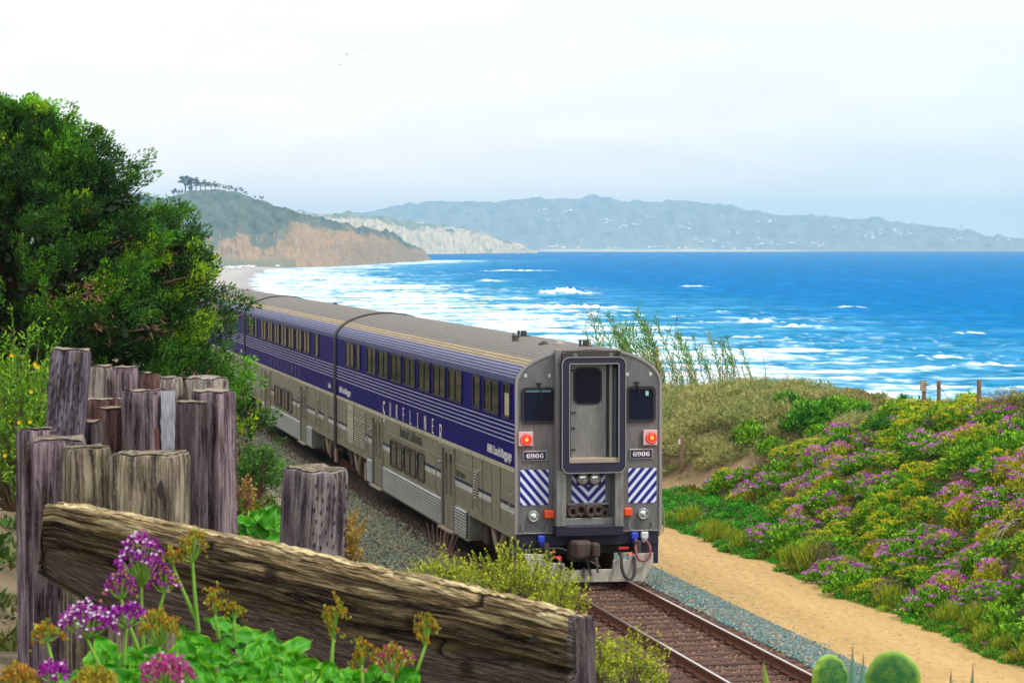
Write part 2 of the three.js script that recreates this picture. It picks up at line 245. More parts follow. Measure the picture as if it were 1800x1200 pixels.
  struct('beach', gridMesh(60, 160, (i, j) => {
    const D = 200 * Math.exp(Math.log(3600 / 200) * j), sx = shore(D) + 6 * noise2(D / 60, 1), back = lerp(120, 900, sstep(900, 2200, D)), x = sx + 14 - back * Math.pow(i, 1.5), n = fbm(x / 40, D / 90, 4), wet = sstep(40, 5, sx + 14 - x);
    return [x, -14.25 + 1.1 * sstep(0, 60, sx + 14 - x) + 0.4 * n * i, -D, ...mixc(mixc(far, [0.16, 0.17, 0.14], clamp(n * 1.3)), [0.2, 0.19, 0.2], wet), x, D];
  }), std({ vertexColors: true, roughness: 0.9 }));
}
// A hill lofted from its foot to its skyline and over to its far side. rows: [x on the photo's scale, height over sea of the skyline, its distance, distance of the foot, where along the sight the foot stands].
function hillOf(pts, depthBack, colour, rough, nt, nv, shape) {
  const col = (k) => curve(pts.map((p) => [p[0], p[k]])), sky = col(1), dTop = col(2), fy = col(3), x0 = pts[0][0], x1 = pts[pts.length - 1][0];
  const surf = (px, v) => {
    const k = ray(px, 431)[0], dF = (EYE - SEA - 0.3) / -ray(px, fy(px))[1], dT = dTop(px) + dF, hT = EYE + ray(px, sky(px))[1] * dT, s = Math.min(v, 1), f = shape(px, s);
    let D = lerp(dF, dT, s), h = lerp(SEA - 0.6, hT, f), n = rough * (fbm(k * D / (rough * 7), D / (rough * 9), 5) + 0.5 * Math.abs(fbm(k * D / (rough * 3.2), D / (rough * 16) + 9, 3)));
    if (v > 1) { D = dT + (v - 1) * depthBack; h = lerp(hT, SEA - 5, sstep(1, 2, v)); }
    h += n * Math.min(1, 5 * s) * (s > 0.97 ? 0.35 : 1) * clamp((hT - SEA) / 40, 0.1, 1);
    return [k * D, h, -D, f];
  };
  const g = gridMesh(nt, nv, (i, j) => { const px = lerp(x0, x1, i), v = j * 1.5, a = surf(px, v); return [a[0], a[1], a[2], ...colour(px, Math.min(v, 1), a), a[0], a[2]]; });
  return [g, surf];
}
const farMat = std({ vertexColors: true, roughness: 1 });
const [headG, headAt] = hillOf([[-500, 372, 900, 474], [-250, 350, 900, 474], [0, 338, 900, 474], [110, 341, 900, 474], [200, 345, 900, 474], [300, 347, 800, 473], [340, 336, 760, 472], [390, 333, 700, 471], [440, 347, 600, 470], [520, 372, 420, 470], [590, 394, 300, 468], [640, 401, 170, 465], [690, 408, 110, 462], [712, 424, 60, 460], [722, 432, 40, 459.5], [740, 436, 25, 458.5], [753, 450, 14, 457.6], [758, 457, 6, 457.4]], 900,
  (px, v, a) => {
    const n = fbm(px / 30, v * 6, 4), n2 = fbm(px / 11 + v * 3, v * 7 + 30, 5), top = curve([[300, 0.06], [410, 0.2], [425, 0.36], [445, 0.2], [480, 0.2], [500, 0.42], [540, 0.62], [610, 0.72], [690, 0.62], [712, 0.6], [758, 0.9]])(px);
    const veg = mixc([0.03, 0.06, 0.055], [0.085, 0.11, 0.085], clamp(0.5 + n)), rock = mixc(mixc([0.29, 0.19, 0.1], [0.1, 0.078, 0.06], clamp(0.3 + n2 * 1.6)), [0.26, 0.175, 0.1], clamp(0.5 + 1.8 * noise2(v * 16 + 0.6 * n2, px / 70)) * 0.6);  // vegetation given a blue cast, haze partly put into its colour
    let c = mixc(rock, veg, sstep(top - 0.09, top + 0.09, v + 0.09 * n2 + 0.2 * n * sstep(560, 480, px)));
    c = mixc(c, [0.4, 0.3, 0.2], clamp(n2 * 2.2 - 0.5) * sstep(top + 0.35, top, v) * sstep(420, 520, px));
    if (px < 520) c = mixc(c, [0.11, 0.14, 0.08], sstep(0.09, 0.03, v) * 0.8);
    return c;
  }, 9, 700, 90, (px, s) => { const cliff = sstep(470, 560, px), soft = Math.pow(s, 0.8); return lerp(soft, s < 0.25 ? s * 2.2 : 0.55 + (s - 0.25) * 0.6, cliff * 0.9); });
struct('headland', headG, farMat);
const [cliffG, cliffAt] = hillOf([[500, 371, 900, 449], [570, 376, 900, 449], [600, 377, 850, 448.5], [650, 380, 800, 448], [700, 389, 700, 447], [760, 394, 600, 446], [820, 404, 450, 445.5], [880, 419, 250, 445], [915, 430, 120, 444.6], [945, 441, 40, 444.3]], 1500,
  (px, v) => {
    const n = fbm(px / 22, v * 4, 4), n2 = fbm(px / 9 + v * 2, v * 6 + 12, 4), top = curve([[560, 0.8], [640, 0.75], [700, 0.62], [760, 0.6], [820, 0.72], [900, 0.85]])(px);
    return mixc(mixc([0.52, 0.43, 0.3], [0.3, 0.26, 0.2], clamp(0.4 + n2 * 1.2)), mixc([0.1, 0.13, 0.09], [0.2, 0.22, 0.15], clamp(0.5 + n)), clamp(sstep(top - 0.06, top + 0.06, v + 0.1 * n2) + sstep(0.25, 0.5, n) * 0.8));
  }, 16, 300, 50, (px, s) => (s < 0.3 ? s * 2 : 0.6 + (s - 0.3) * 0.571));
struct('far_cliffs', cliffG, farMat);
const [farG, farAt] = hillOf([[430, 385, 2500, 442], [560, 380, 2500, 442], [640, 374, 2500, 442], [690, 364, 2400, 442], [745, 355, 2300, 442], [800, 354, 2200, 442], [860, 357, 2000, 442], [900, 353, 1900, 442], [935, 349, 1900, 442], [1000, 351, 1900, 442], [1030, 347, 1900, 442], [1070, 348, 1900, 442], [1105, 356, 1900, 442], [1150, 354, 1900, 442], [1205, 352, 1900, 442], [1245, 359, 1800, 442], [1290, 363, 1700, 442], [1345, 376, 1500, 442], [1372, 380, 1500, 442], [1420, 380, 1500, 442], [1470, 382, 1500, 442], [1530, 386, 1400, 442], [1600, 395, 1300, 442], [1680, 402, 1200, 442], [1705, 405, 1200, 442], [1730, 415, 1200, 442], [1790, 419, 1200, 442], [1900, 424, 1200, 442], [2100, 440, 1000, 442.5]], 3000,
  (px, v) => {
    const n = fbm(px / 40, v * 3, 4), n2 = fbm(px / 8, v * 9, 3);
    return mixc(mixc(mixc([0.15, 0.19, 0.22], [0.22, 0.25, 0.26], clamp(0.5 + n)), [0.33, 0.31, 0.26], clamp(n2 - 0.3)), [0.6, 0.55, 0.45], sstep(0.035, 0.01, v) * sstep(930, 980, px) * sstep(1480, 1380, px));  // scrub made paler and bluer, some of the haze put into its colour
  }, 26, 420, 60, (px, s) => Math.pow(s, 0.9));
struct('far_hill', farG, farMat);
{
  // town on the far hill
  const R = rngOf(77), white = std({ color: [0.72, 0.71, 0.7], roughness: 0.8 });
  const gable = (w, h, d, r) => { const s = new THREE.Shape(); s.moveTo(-w / 2, 0); s.lineTo(w / 2, 0); s.lineTo(w / 2, h); s.lineTo(0, h + r); s.lineTo(-w / 2, h); s.closePath(); return new THREE.ExtrudeGeometry(s, { depth: d, bevelEnabled: false }).translate(0, 0, -d / 2).rotateY(Math.PI / 2); };
  const proto = obj('house', gable(11, 6.5, 16, 2.5), white); tag(proto, 'tiny white house among the many scattered over the hazy far hill', 'house', 'white houses on the hazy far hill');
  let first = true;
  const put = (px, py, sc) => {
    let best = 0, bd = 1e9; for (let v = 0; v <= 1; v += 0.01) { const a = farAt(px, v), e = Math.abs((EYE - a[1]) / -a[2] - -ray(px, py)[1]); if (e < bd) { bd = e; best = v; } }
    const a = farAt(px, best), p = V(a[0], a[1] - 0.5, a[2]);
    if (first) { proto.position.copy(p); proto.scale.setScalar(sc); first = false; } else dup(proto, p, R() * 3, sc);
  };
  for (const [cx, cy, rx, ry, n] of [[960, 372, 26, 4, 8], [1000, 372, 22, 2, 6], [965, 388, 30, 3, 5], [1075, 390, 24, 4, 12], [1105, 398, 18, 4, 8], [1140, 380, 8, 4, 3], [1205, 400, 16, 8, 10], [1240, 425, 20, 5, 7], [1345, 390, 18, 4, 9], [1345, 425, 26, 7, 16], [1385, 425, 10, 6, 4], [1290, 410, 14, 6, 5], [1465, 402, 16, 5, 9], [1525, 412, 24, 7, 14], [1575, 408, 30, 6, 16], [1690, 421, 18, 3, 8], [1768, 423, 14, 4, 6], [1450, 430, 22, 4, 6], [970, 434, 22, 2.5, 9], [1050, 437, 40, 1.5, 9], [1180, 436, 40, 2, 7], [1300, 437, 40, 2, 9], [1640, 418, 12, 4, 3]])
    for (let k = 0; k < n; k++) put(cx + (R() - 0.5) * 2 * rx, cy + (R() - 0.5) * 2 * ry, 0.35 + R() * 0.5);
  // white blocks on the second cliff top
  const p2 = obj('building', box(34, 7, 12, 0, 3.5, 0), white); tag(p2, 'long low white building on top of the pale sea cliffs', 'building', 'white buildings on the pale cliff top');
  [[736, 392.5], [752, 396], [768, 399], [790, 402], [806, 404], [822, 407], [842, 410]].forEach(([px, py], k) => {
    let best = 0, bd = 1e9; for (let v = 0; v <= 1; v += 0.01) { const a = cliffAt(px, v), e = Math.abs((EYE - a[1]) / -a[2] - -ray(px, py)[1]); if (e < bd) { bd = e; best = v; } }
    const a = cliffAt(px, best), p = V(a[0], a[1] - 1, a[2]); if (!k) { p2.position.copy(p); p2.scale.setScalar(0.8); } else dup(p2, p, (R() - 0.5) * 0.6, 0.45 + R() * 0.45);
  });
  { const a = farAt(1690, 0.8), tw = thing('tower', 'slim pale tower standing on the far hill near the point', 'tower', V(a[0], a[1] - 2, a[2])); part('shaft', cyl(3, 4, 34, 10).translate(0, 17, 0), white, tw); part('cap', cyl(4, 4, 4, 10).translate(0, 36, 0), white, tw); }
  // pines along the headland ridge
  const pine = (seed, name, label, flat) => {
    const Q = rngOf(seed), t = thing(name, label, 'pine tree', V(0, 0, 0), 0, 'pines on the headland ridge'), L = [], wood = [];
    wood.push(taper([[0, -1.5, 0], [0.3, 3, 0.2], [0, 8.5, 0]], 0.55, 0.2));
    for (let k = 0; k < 9; k++) {
      const a = Q() * 6.3, r = flat * (0.4 + 0.6 * Q()), y = 6 + Q() * 4 - r * 0.25, c = V(Math.cos(a) * r, y, Math.sin(a) * r);
      wood.push(taper([[0, 4 + Q() * 3, 0], [c.x * 0.5, y - 0.6, c.z * 0.5], c], 0.2, 0.06, 4, 4));
      for (let m = 0; m < 130; m++) { const d = dirOf(Q), p = c.clone().add(V(d.x * 1.7 * Q(), d.y * 0.8 * Q(), d.z * 1.7 * Q())), e = dirOf(Q); L.push({ p, d: e, s: sideOf(e, Q), l: 0.6, w: 0.35, c: vary([0.05, 0.075, 0.04], Q) }); }
    }
    part('trunk', wood, std({ color: [0.1, 0.08, 0.07] }), t); part('crown', leaves(L), leafMat, t); return t;
  };
  const pines = [pine(5, 'pine_tree', 'dark spreading pine in the row of pines on the hazy headland ridge', 3.4), pine(6, 'pine_tree', 'dark spreading pine in the row of pines on the hazy headland ridge', 2.4), pine(8, 'pine_tree', 'dark spreading pine in the row of pines on the hazy headland ridge', 4.2)];
  [[325, 2.0, 1], [336, 1.7, 0], [345, 1.3, 1], [352, 1.3, 2], [361, 1.0, 0], [371, 1.05, 2], [384, 0.8, 0], [396, 0.75, 2], [404, 0.85, 0], [414, 0.7, 2], [424, 0.75, 1], [432, 0.6, 0], [460, 0.6, 2], [306, 1.0, 1], [378, 0.7, 1], [316, 0.8, 2], [335, 0.9, 2], [448, 0.45, 0]].forEach(([px, sc, k], i) => {
    const a = headAt(px, 0.985), p = V(a[0], a[1] - 0.5, a[2]); const s = sc * 1.15;
    if (!pines[k].userData.set) { pines[k].position.copy(p); pines[k].scale.setScalar(s); pines[k].userData.set = 1; } else dup(pines[k], p, i * 1.3, s);
  });
  scene.children.forEach((o) => delete o.userData.set);
  // cars parked by the beach under the headland
  const car = thing('parked_car', 'tiny pale car parked in the row behind the beach below the headland', 'car', V(0, 0, 0), 0, 'cars parked behind the far beach');
  part('body', [rbox(4.4, 0.8, 1.8, 0, 0.75, 0, 0.15), rbox(2.4, 0.65, 1.6, -0.2, 1.4, 0, 0.2)], std({ color: [0.8, 0.8, 0.82], roughness: 0.4 }), car);
  const wh = cyl(0.33, 0.33, 0.22, 10).rotateX(Math.PI / 2); for (const x of [-1.4, 1.4]) for (const z of [-0.8, 0.8]) part('wheel', wh.clone().translate(x, 0.33, z), std({ color: [0.03, 0.03, 0.03] }), car);
  let n = 0; for (const [px, py] of [[398, 471], [404, 470], [411, 470.5], [419, 470], [425, 469], [432, 469.5], [438, 468.5], [470, 466], [478, 466.5], [486, 465.5], [494, 466], [476, 468], [488, 468.5], [446, 469], [515, 467.5], [407, 472.5], [421, 472], [443, 471]]) {
    const D = (EYE + 12.8) / -ray(px, py)[1], p = V(ray(px, py)[0] * D, -12.9, -D), y = (n * 0.7) % 0.5; if (!n++) { car.position.copy(p); } else dup(car, p, y, 1);
  }
  { const px = 458, D = 2330, b = thing('beach_building', 'low white building with a shallow roof behind the far beach', 'building', V(ray(px, 431)[0] * D, -13, -D)); part('wall', box(13, 3, 6, 0, 1.5, 0), white, b); part('roof', gable(7, 0.3, 14, 1.2).translate(0, 3, 0), std({ color: [0.9, 0.9, 0.92] }), b); }
  // gulls
  const gull = thing('gull', 'lowest of the three tiny birds flying in the pale sky', 'bird');
  part('body', new THREE.SphereGeometry(0.09, 8, 6).scale(1, 0.8, 2.6), std({ color: [0.12, 0.12, 0.12] }), gull);
  for (const s of [-1, 1]) { const w = new THREE.Shape(); w.moveTo(0, 0.1); w.quadraticCurveTo(0.35, 0.16, 0.75, -0.08); w.quadraticCurveTo(0.35, -0.06, 0, -0.1); part('wing', extr(w, 0.015).rotateX(Math.PI / 2).rotateZ(0.3).scale(s, 1, 1), std({ color: [0.1, 0.1, 0.1] }), gull); }
  gull.position.copy(at(598.5, 114, 520)); gull.rotation.y = 0.5;
  dup(gull, at(610, 95.5, 500), 1.1, 1, 'middle one of the three tiny birds flying in the pale sky'); dup(gull, at(640.5, 87.5, 600), -0.4, 1, 'topmost and rightmost of the three tiny birds in the pale sky');
}
// ---------------------------------------------------------------- the track
const rustMat = std({ color: [0.16, 0.055, 0.028], roughness: 0.85, metalness: 0.2, map: gritTint, bumpMap: grit, bumpScale: 0.004 });
{
  const t = thing('railway_track', 'single railway track of rusty rails on weathered sleepers running under the train', 'railway track', W3(0, 0, 0), TH);
  const rail = new THREE.Shape(); for (const [i, [x, y]] of [[-0.07, -0.17], [0.07, -0.17], [0.07, -0.158], [0.012, -0.135], [0.012, -0.045], [0.036, -0.035], [0.036, -0.008], [0.028, 0], [-0.028, 0], [-0.036, -0.008], [-0.036, -0.035], [-0.012, -0.045], [-0.012, -0.135], [-0.07, -0.158]].entries()) i ? rail.lineTo(x, y) : rail.moveTo(x, y);
  const railG = new THREE.ExtrudeGeometry(rail, { depth: 150, bevelEnabled: false, steps: 1 }).translate(0, 0, -130), shine = std({ color: [0.62, 0.6, 0.6], roughness: 0.28, metalness: 0.9 });
  for (const x of [-0.753, 0.753]) { const r = part('rail', railG, rustMat, t); r.position.x = x; part('rail_head', box(0.05, 0.004, 150, 0, 0.0022, -55), shine, r); }
  const R = rngOf(3), woods = [0, 1, 2, 3].map((k) => std({ color: [0.115 + 0.025 * k, 0.05 + 0.012 * k, 0.036 + 0.008 * k], roughness: 0.95, map: gritTint, bumpMap: grit, bumpScale: 0.02 }));
  const logs = [0, 1, 2].map((k) => { const g = new RoundedBoxGeometry(2.6, 0.2, 0.23, 2, 0.02), p = g.attributes.position; for (let i = 0; i < p.count; i++) { const x = p.getX(i), z = p.getZ(i); p.setY(i, p.getY(i) + 0.012 * noise2(x * 3 + k * 9, z * 9)); p.setZ(i, z + 0.012 * noise2(x * 2.2 + k * 5, 3)); } g.computeVertexNormals(); return g; });
  const plate = rbox(0.34, 0.022, 0.18, 0, 0, 0, 0.006), spike = join([cyl(0.014, 0.014, 0.06, 6), cyl(0.026, 0.02, 0.02, 6).translate(0, 0.03, 0)]);
  for (let k = 0; k < 42; k++) {
    const z = 15 - k * 0.51 + (R() - 0.5) * 0.04, o = part('sleeper', logs[k % 3], woods[Math.floor(R() * 4)], t); o.position.set((R() - 0.5) * 0.08, -0.282 + (R() - 0.5) * 0.012, z); o.rotation.y = (R() - 0.5) * 0.03;
    for (const x of [-0.753, 0.753]) { const p = part('tie_plate', plate, rustMat, o); p.position.set(x, 0.104, 0); for (const [a, b] of [[-0.1, 0.05], [0.1, -0.05]]) { const q = part('spike', spike, rustMat, o); q.position.set(x + a, 0.13, b); } }
  }
}
// ---------------------------------------------------------------- the train
const font = await new FontLoader().loadAsync('fonts/droid/droid_sans_regular.typeface.json'), fontB = await new FontLoader().loadAsync('fonts/droid/droid_sans_bold.typeface.json'), fontS = await new FontLoader().loadAsync('fonts/droid/droid_serif_bold.typeface.json');
const text = (s, size, f, squeeze = 1, depth = 0.004) => { const g = new TextGeometry(s, { font: f, size, depth, curveSegments: 4, bevelEnabled: false }); g.computeBoundingBox(); g.translate(-(g.boundingBox.max.x + g.boundingBox.min.x) / 2, 0, 0); return g.scale(squeeze, 1, 1); };
const sideText = (g, y, z) => g.rotateY(-Math.PI / 2).translate(-1.556, y, z);
// streaky dirt that runs down a train's flank; u along the car and v up it, in metres
const grime = texture(1024, 512, (u, v) => { const n = tiled((a, b) => 0.5 * noise2(a * 90, b * 5) + 0.4 * noise2(a * 20, b * 9) + 0.35 * noise2(a * 5, b * 5), u, v), m = tiled((a, b) => noise2(a * 160, b * 80), u, v); const k = 0.8 + 0.26 * n + 0.06 * m; return [k, k * 0.985, k * 0.955]; });
function uvm(g, kx = 0.09, ky = 0.3) { const p = g.attributes.position, n = g.attributes.normal, uv = new Float32Array(p.count * 2); for (let i = 0; i < p.count; i++) { const a = Math.abs(n.getX(i)) > 0.5; uv[i * 2] = (a ? p.getZ(i) : p.getX(i) * 3 + 0.2 * p.getZ(i)) * kx; uv[i * 2 + 1] = p.getY(i) * ky; } g.setAttribute('uv', new THREE.BufferAttribute(uv, 2)); return g; }
const TM = {
  steel: std({ color: [0.4, 0.4, 0.345], roughness: 0.36, metalness: 0.45, map: grime }),
  rib: std({ color: [0.4, 0.42, 0.41], roughness: 0.4, metalness: 0.45, map: grime }),
  face: std({ color: [0.19, 0.195, 0.21], roughness: 0.42, metalness: 0.3, map: grime }),
  faceLite: std({ color: [0.27, 0.275, 0.285], roughness: 0.45, metalness: 0.3, map: grime }),
  blue: phys({ color: [0.011, 0.004, 0.2], roughness: 0.4, specularIntensity: 0.06, map: grime }),
  navy: std({ color: [0.012, 0.012, 0.06], roughness: 0.5 }),
  navyFrame: std({ color: [0.016, 0.014, 0.05], roughness: 0.55, map: grime }),
  cream: std({ color: [0.6, 0.58, 0.44], roughness: 0.5, map: grime }),
  white: std({ color: [0.68, 0.72, 0.74], roughness: 0.5, map: grime }),
  line: std({ color: [0.6, 0.62, 0.8], roughness: 0.4 }),
  black: std({ color: [0.012, 0.012, 0.016], roughness: 0.6 }),
  glass: phys({ color: [0.006, 0.01, 0.006], roughness: 0.07, specularIntensity: 0.5 }),
  tint: phys({ color: [0.008, 0.01, 0.03], roughness: 0.08, specularIntensity: 0.6 }),
  trim: std({ color: [0.33, 0.32, 0.33], roughness: 0.4, metalness: 0.5 }),
  dark: std({ color: [0.06, 0.05, 0.045], roughness: 0.8, map: gritTint }),
  rubber: std({ color: [0.03, 0.022, 0.022], roughness: 0.7 }),
  brown: std({ color: [0.075, 0.045, 0.036], roughness: 0.8, map: gritTint }),
  beige: std({ color: [0.42, 0.34, 0.24], roughness: 0.75, map: gritTint }),
  letter: std({ color: [0.82, 0.82, 0.86], roughness: 0.5 }),
  ink: std({ color: [0.06, 0.07, 0.05], roughness: 0.6 }),
  orange: std({ color: [0.75, 0.08, 0.012], roughness: 0.35 }),
  red: std({ color: [0.6, 0.015, 0.02], roughness: 0.5 }),
  capBlue: std({ color: [0.02, 0.05, 0.5], roughness: 0.5 }),
  rust: rustMat,
};
const LEN = 25.4, EAVE = 4.05, TOP = 4.8, HW = 1.55;
const roofY = (x) => EAVE + (TOP - EAVE) * Math.sqrt(Math.max(0, 1 - (x / HW) ** 2));
function outline(inset = 0, y0 = 0.86) { const s = new THREE.Shape(), w = HW - inset; s.moveTo(-w, y0); s.lineTo(w, y0); s.lineTo(w, EAVE); for (let k = 1; k <= 24; k++) { const a = (k / 24) * Math.PI; s.lineTo(w * Math.cos(a), EAVE + (TOP - EAVE - inset) * Math.sin(a)); } s.closePath(); return s; }
function roofGeo() {
  const pts = []; const n = 150;
  for (let k = 0; k <= n; k++) { const a = Math.PI * (k / n), x = HW * Math.cos(a), y = EAVE + (TOP - EAVE) * Math.sin(a), up = k % 2 ? 0.009 : 0; pts.push([x + up * Math.cos(a), y + up * Math.sin(a), y, k]); }
  const pos = [], col = [], ix = [], uv = [];
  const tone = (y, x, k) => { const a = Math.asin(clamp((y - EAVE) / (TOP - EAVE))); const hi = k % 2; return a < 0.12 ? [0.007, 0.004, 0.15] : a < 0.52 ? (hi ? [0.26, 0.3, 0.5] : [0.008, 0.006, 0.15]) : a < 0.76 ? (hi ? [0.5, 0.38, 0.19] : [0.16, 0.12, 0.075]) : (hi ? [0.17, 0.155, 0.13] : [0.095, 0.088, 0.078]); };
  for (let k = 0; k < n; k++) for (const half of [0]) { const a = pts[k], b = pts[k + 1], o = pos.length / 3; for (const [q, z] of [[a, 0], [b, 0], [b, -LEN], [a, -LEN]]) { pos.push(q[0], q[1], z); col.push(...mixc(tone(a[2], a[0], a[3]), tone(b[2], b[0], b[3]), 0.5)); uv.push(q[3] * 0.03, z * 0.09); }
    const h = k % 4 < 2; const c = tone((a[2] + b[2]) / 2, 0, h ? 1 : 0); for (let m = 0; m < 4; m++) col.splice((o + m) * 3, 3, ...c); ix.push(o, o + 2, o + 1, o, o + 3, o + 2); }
  const g = new THREE.BufferGeometry(); g.setAttribute('position', new THREE.Float32BufferAttribute(pos, 3)); g.setAttribute('color', new THREE.Float32BufferAttribute(col, 3)); g.setAttribute('uv', new THREE.Float32BufferAttribute(uv, 2)); g.setIndex(ix); g.computeVertexNormals(); return g;
}
const roofMat = std({ vertexColors: true, roughness: 0.55, metalness: 0.1, map: grime });
const upTo = (shape, depth) => extr(shape, depth);
function ribPanel(z0, z1, y0, y1, n, x = -1.5535) {              // horizontal corrugation
  const pos = [], ix = [], uv = []; for (let k = 0; k <= n * 2; k++) { const y = lerp(y0, y1, k / (n * 2)), px = x - (k % 2 ? 0.055 : 0); for (const z of [z0, z1]) { pos.push(px, y, z); uv.push(z * 0.09, y * 0.3); } if (k) { const o = k * 2; ix.push(o - 2, o, o - 1, o - 1, o, o + 1); } }
  const g = new THREE.BufferGeometry(); g.setAttribute('position', new THREE.Float32BufferAttribute(pos, 3)); g.setAttribute('uv', new THREE.Float32BufferAttribute(uv, 2)); g.setIndex(ix); const f = g.toNonIndexed(); f.computeVertexNormals(); return f;
}
function sideWindow(car, z0, z1, y0, y1, frame, split = true, r = 0.05) {   // z0, z1 metres from the car's end
  const w = z1 - z0, h = y1 - y0, zc = -(z0 + z1) / 2, yc = (y0 + y1) / 2;
  const p = part('window', extr(rrect(w, h, r), 0.008).rotateY(-Math.PI / 2).translate(-1.552, yc, zc), TM.glass, car);
  const f = [ring(w + 0.1, h + 0.1, r + 0.04, 0.05, 0.03).rotateY(-Math.PI / 2).translate(-1.552, yc, zc)];
  if (split) f.push(box(0.02, h, 0.045, -1.566, yc, zc + (R2() - 0.5) * 0.02));
  part('frame', f, frame, p);
}
const R2 = rngOf(51);
const slatG = box(0.022, 0.018, 0.42).rotateZ(0.5);
function louvre(car, z0, z1, y0, y1, n) {
  const g = part('louvre_grille', box3(-1.551, -1.557, y0, y1, -z0, -z1), TM.black, car), w = z1 - z0;
  part('frame', [box3(-1.551, -1.575, y1, y1 + 0.03, -z0, -z1), box3(-1.551, -1.575, y0 - 0.03, y0, -z0, -z1), box3(-1.551, -1.578, y0 - 0.03, y1 + 0.03, -z0, -z0 + 0.03), box3(-1.551, -1.578, y0 - 0.03, y1 + 0.03, -z1 - 0.03, -z1)], TM.steel, g);
  for (let k = 0; k < n; k++) { const s = part('slat', slatG, TM.cream, g); s.position.set(-1.57, lerp(y0, y1, (k + 0.5) / n), -(z0 + z1) / 2); s.scale.z = (w - 0.04) / 0.42; }
}
function sideDoor(car, z0, z1, y0 = 0.3, y1 = 2.2) {
  const zc = -(z0 + z1) / 2, w = z1 - z0;
  const d = part('door', box3(-1.552, -1.562, y0, y1, -z0, -z1), TM.dark, car);
  for (const [a, b] of [[0.22, 0.52], [0.58, 0.96]]) {
    const za = -lerp(z1, z0, a), zb = -lerp(z1, z0, b);
    part('door_leaf', rbox(0.03, y1 - y0 - 0.1, Math.abs(zb - za), -1.575, (y0 + y1) / 2 - 0.02, (za + zb) / 2, 0.012), TM.steel, d);
    part('door_window', extr(rrect(Math.abs(zb - za) * 0.55, 0.98, 0.06), 0.006).rotateY(-Math.PI / 2).translate(-1.5905, 1.58, (za + zb) / 2 + 0.03), TM.glass, d);
  }
  part('door_frame', [box3(-1.552, -1.6, y1 - 0.06, y1, -z0 + 0.05, -z1 - 0.05), box3(-1.552, -1.605, y0, y1, -z0 + 0.05, -z0), box3(-1.552, -1.605, y0, y1, -z1, -z1 - 0.05)], TM.steel, d);
  part('handrail', tube([[-1.556, 1.8, -z1 - 0.3], [-1.64, 1.78, -z1 - 0.3], [-1.64, 1.0, -z1 - 0.3], [-1.556, 0.98, -z1 - 0.3]], 0.016, 16, 5), TM.trim, d);
  part('door_lamp', new THREE.SphereGeometry(0.05, 8, 6).translate(-1.59, 1.78, -z1 - 0.22), TM.trim, d);
  part('step_tread', rbox(0.16, 0.05, w + 0.2, -1.6, y0 - 0.03, zc, 0.01), TM.beige, d);
}
function bogie(car, z) {
  const b = part('bogie', [rbox(0.14, 0.22, 3.1, -1.12, 0.62, z, 0.05), rbox(0.14, 0.22, 3.1, 1.12, 0.62, z, 0.05), rbox(2.3, 0.25, 0.5, 0, 0.6, z, 0.05), rbox(0.3, 0.42, 0.42, -1.2, 0.48, z - 1.25, 0.06), rbox(0.3, 0.42, 0.42, -1.2, 0.48, z + 1.25, 0.06)], TM.brown, car);
  const wh = new THREE.LatheGeometry([[0.02, -0.08], [0.12, -0.08], [0.14, -0.04], [0.36, -0.03], [0.38, -0.065], [0.46, -0.065], [0.46, 0.04], [0.49, 0.05], [0.49, 0.075], [0.38, 0.07], [0.02, 0.06]].map(([a, c]) => new THREE.Vector2(a, c)), 24).rotateZ(Math.PI / 2);
  for (const dz of [-1.25, 1.25]) for (const x of [-0.753, 0.753]) { const w = part('wheel', wh, TM.rust, b); w.position.set(x, 0.465, z + dz); if (x > 0) w.rotation.y = Math.PI; }
  part('damper', [taper([[-1.36, 0.86, z + 1.15], [-1.38, 0.5, z + 0.75], [-1.36, 0.22, z + 0.6]], 0.09, 0.06), taper([[-1.36, 0.8, z - 0.2], [-1.38, 0.5, z + 0.1], [-1.36, 0.28, z + 0.2]], 0.08, 0.05)], TM.beige, b);
  part('spring', [-0.5, 0.5].flatMap((d) => [0, 1, 2, 3].map((k) => new THREE.TorusGeometry(0.11, 0.022, 5, 12).rotateX(Math.PI / 2).translate(-1.2, 0.52 + k * 0.07, z + d))), TM.dark, b);
  part('sanding_step', rbox(0.07, 0.5, 0.3, -1.42, 0.42, z + 2.15, 0.02), TM.beige, b);
}
function seam(car, z, y0, y1) { part('panel_seam', box3(-1.551, -1.558, y0, y1, -z - 0.012, -z + 0.012), TM.dark, car); }
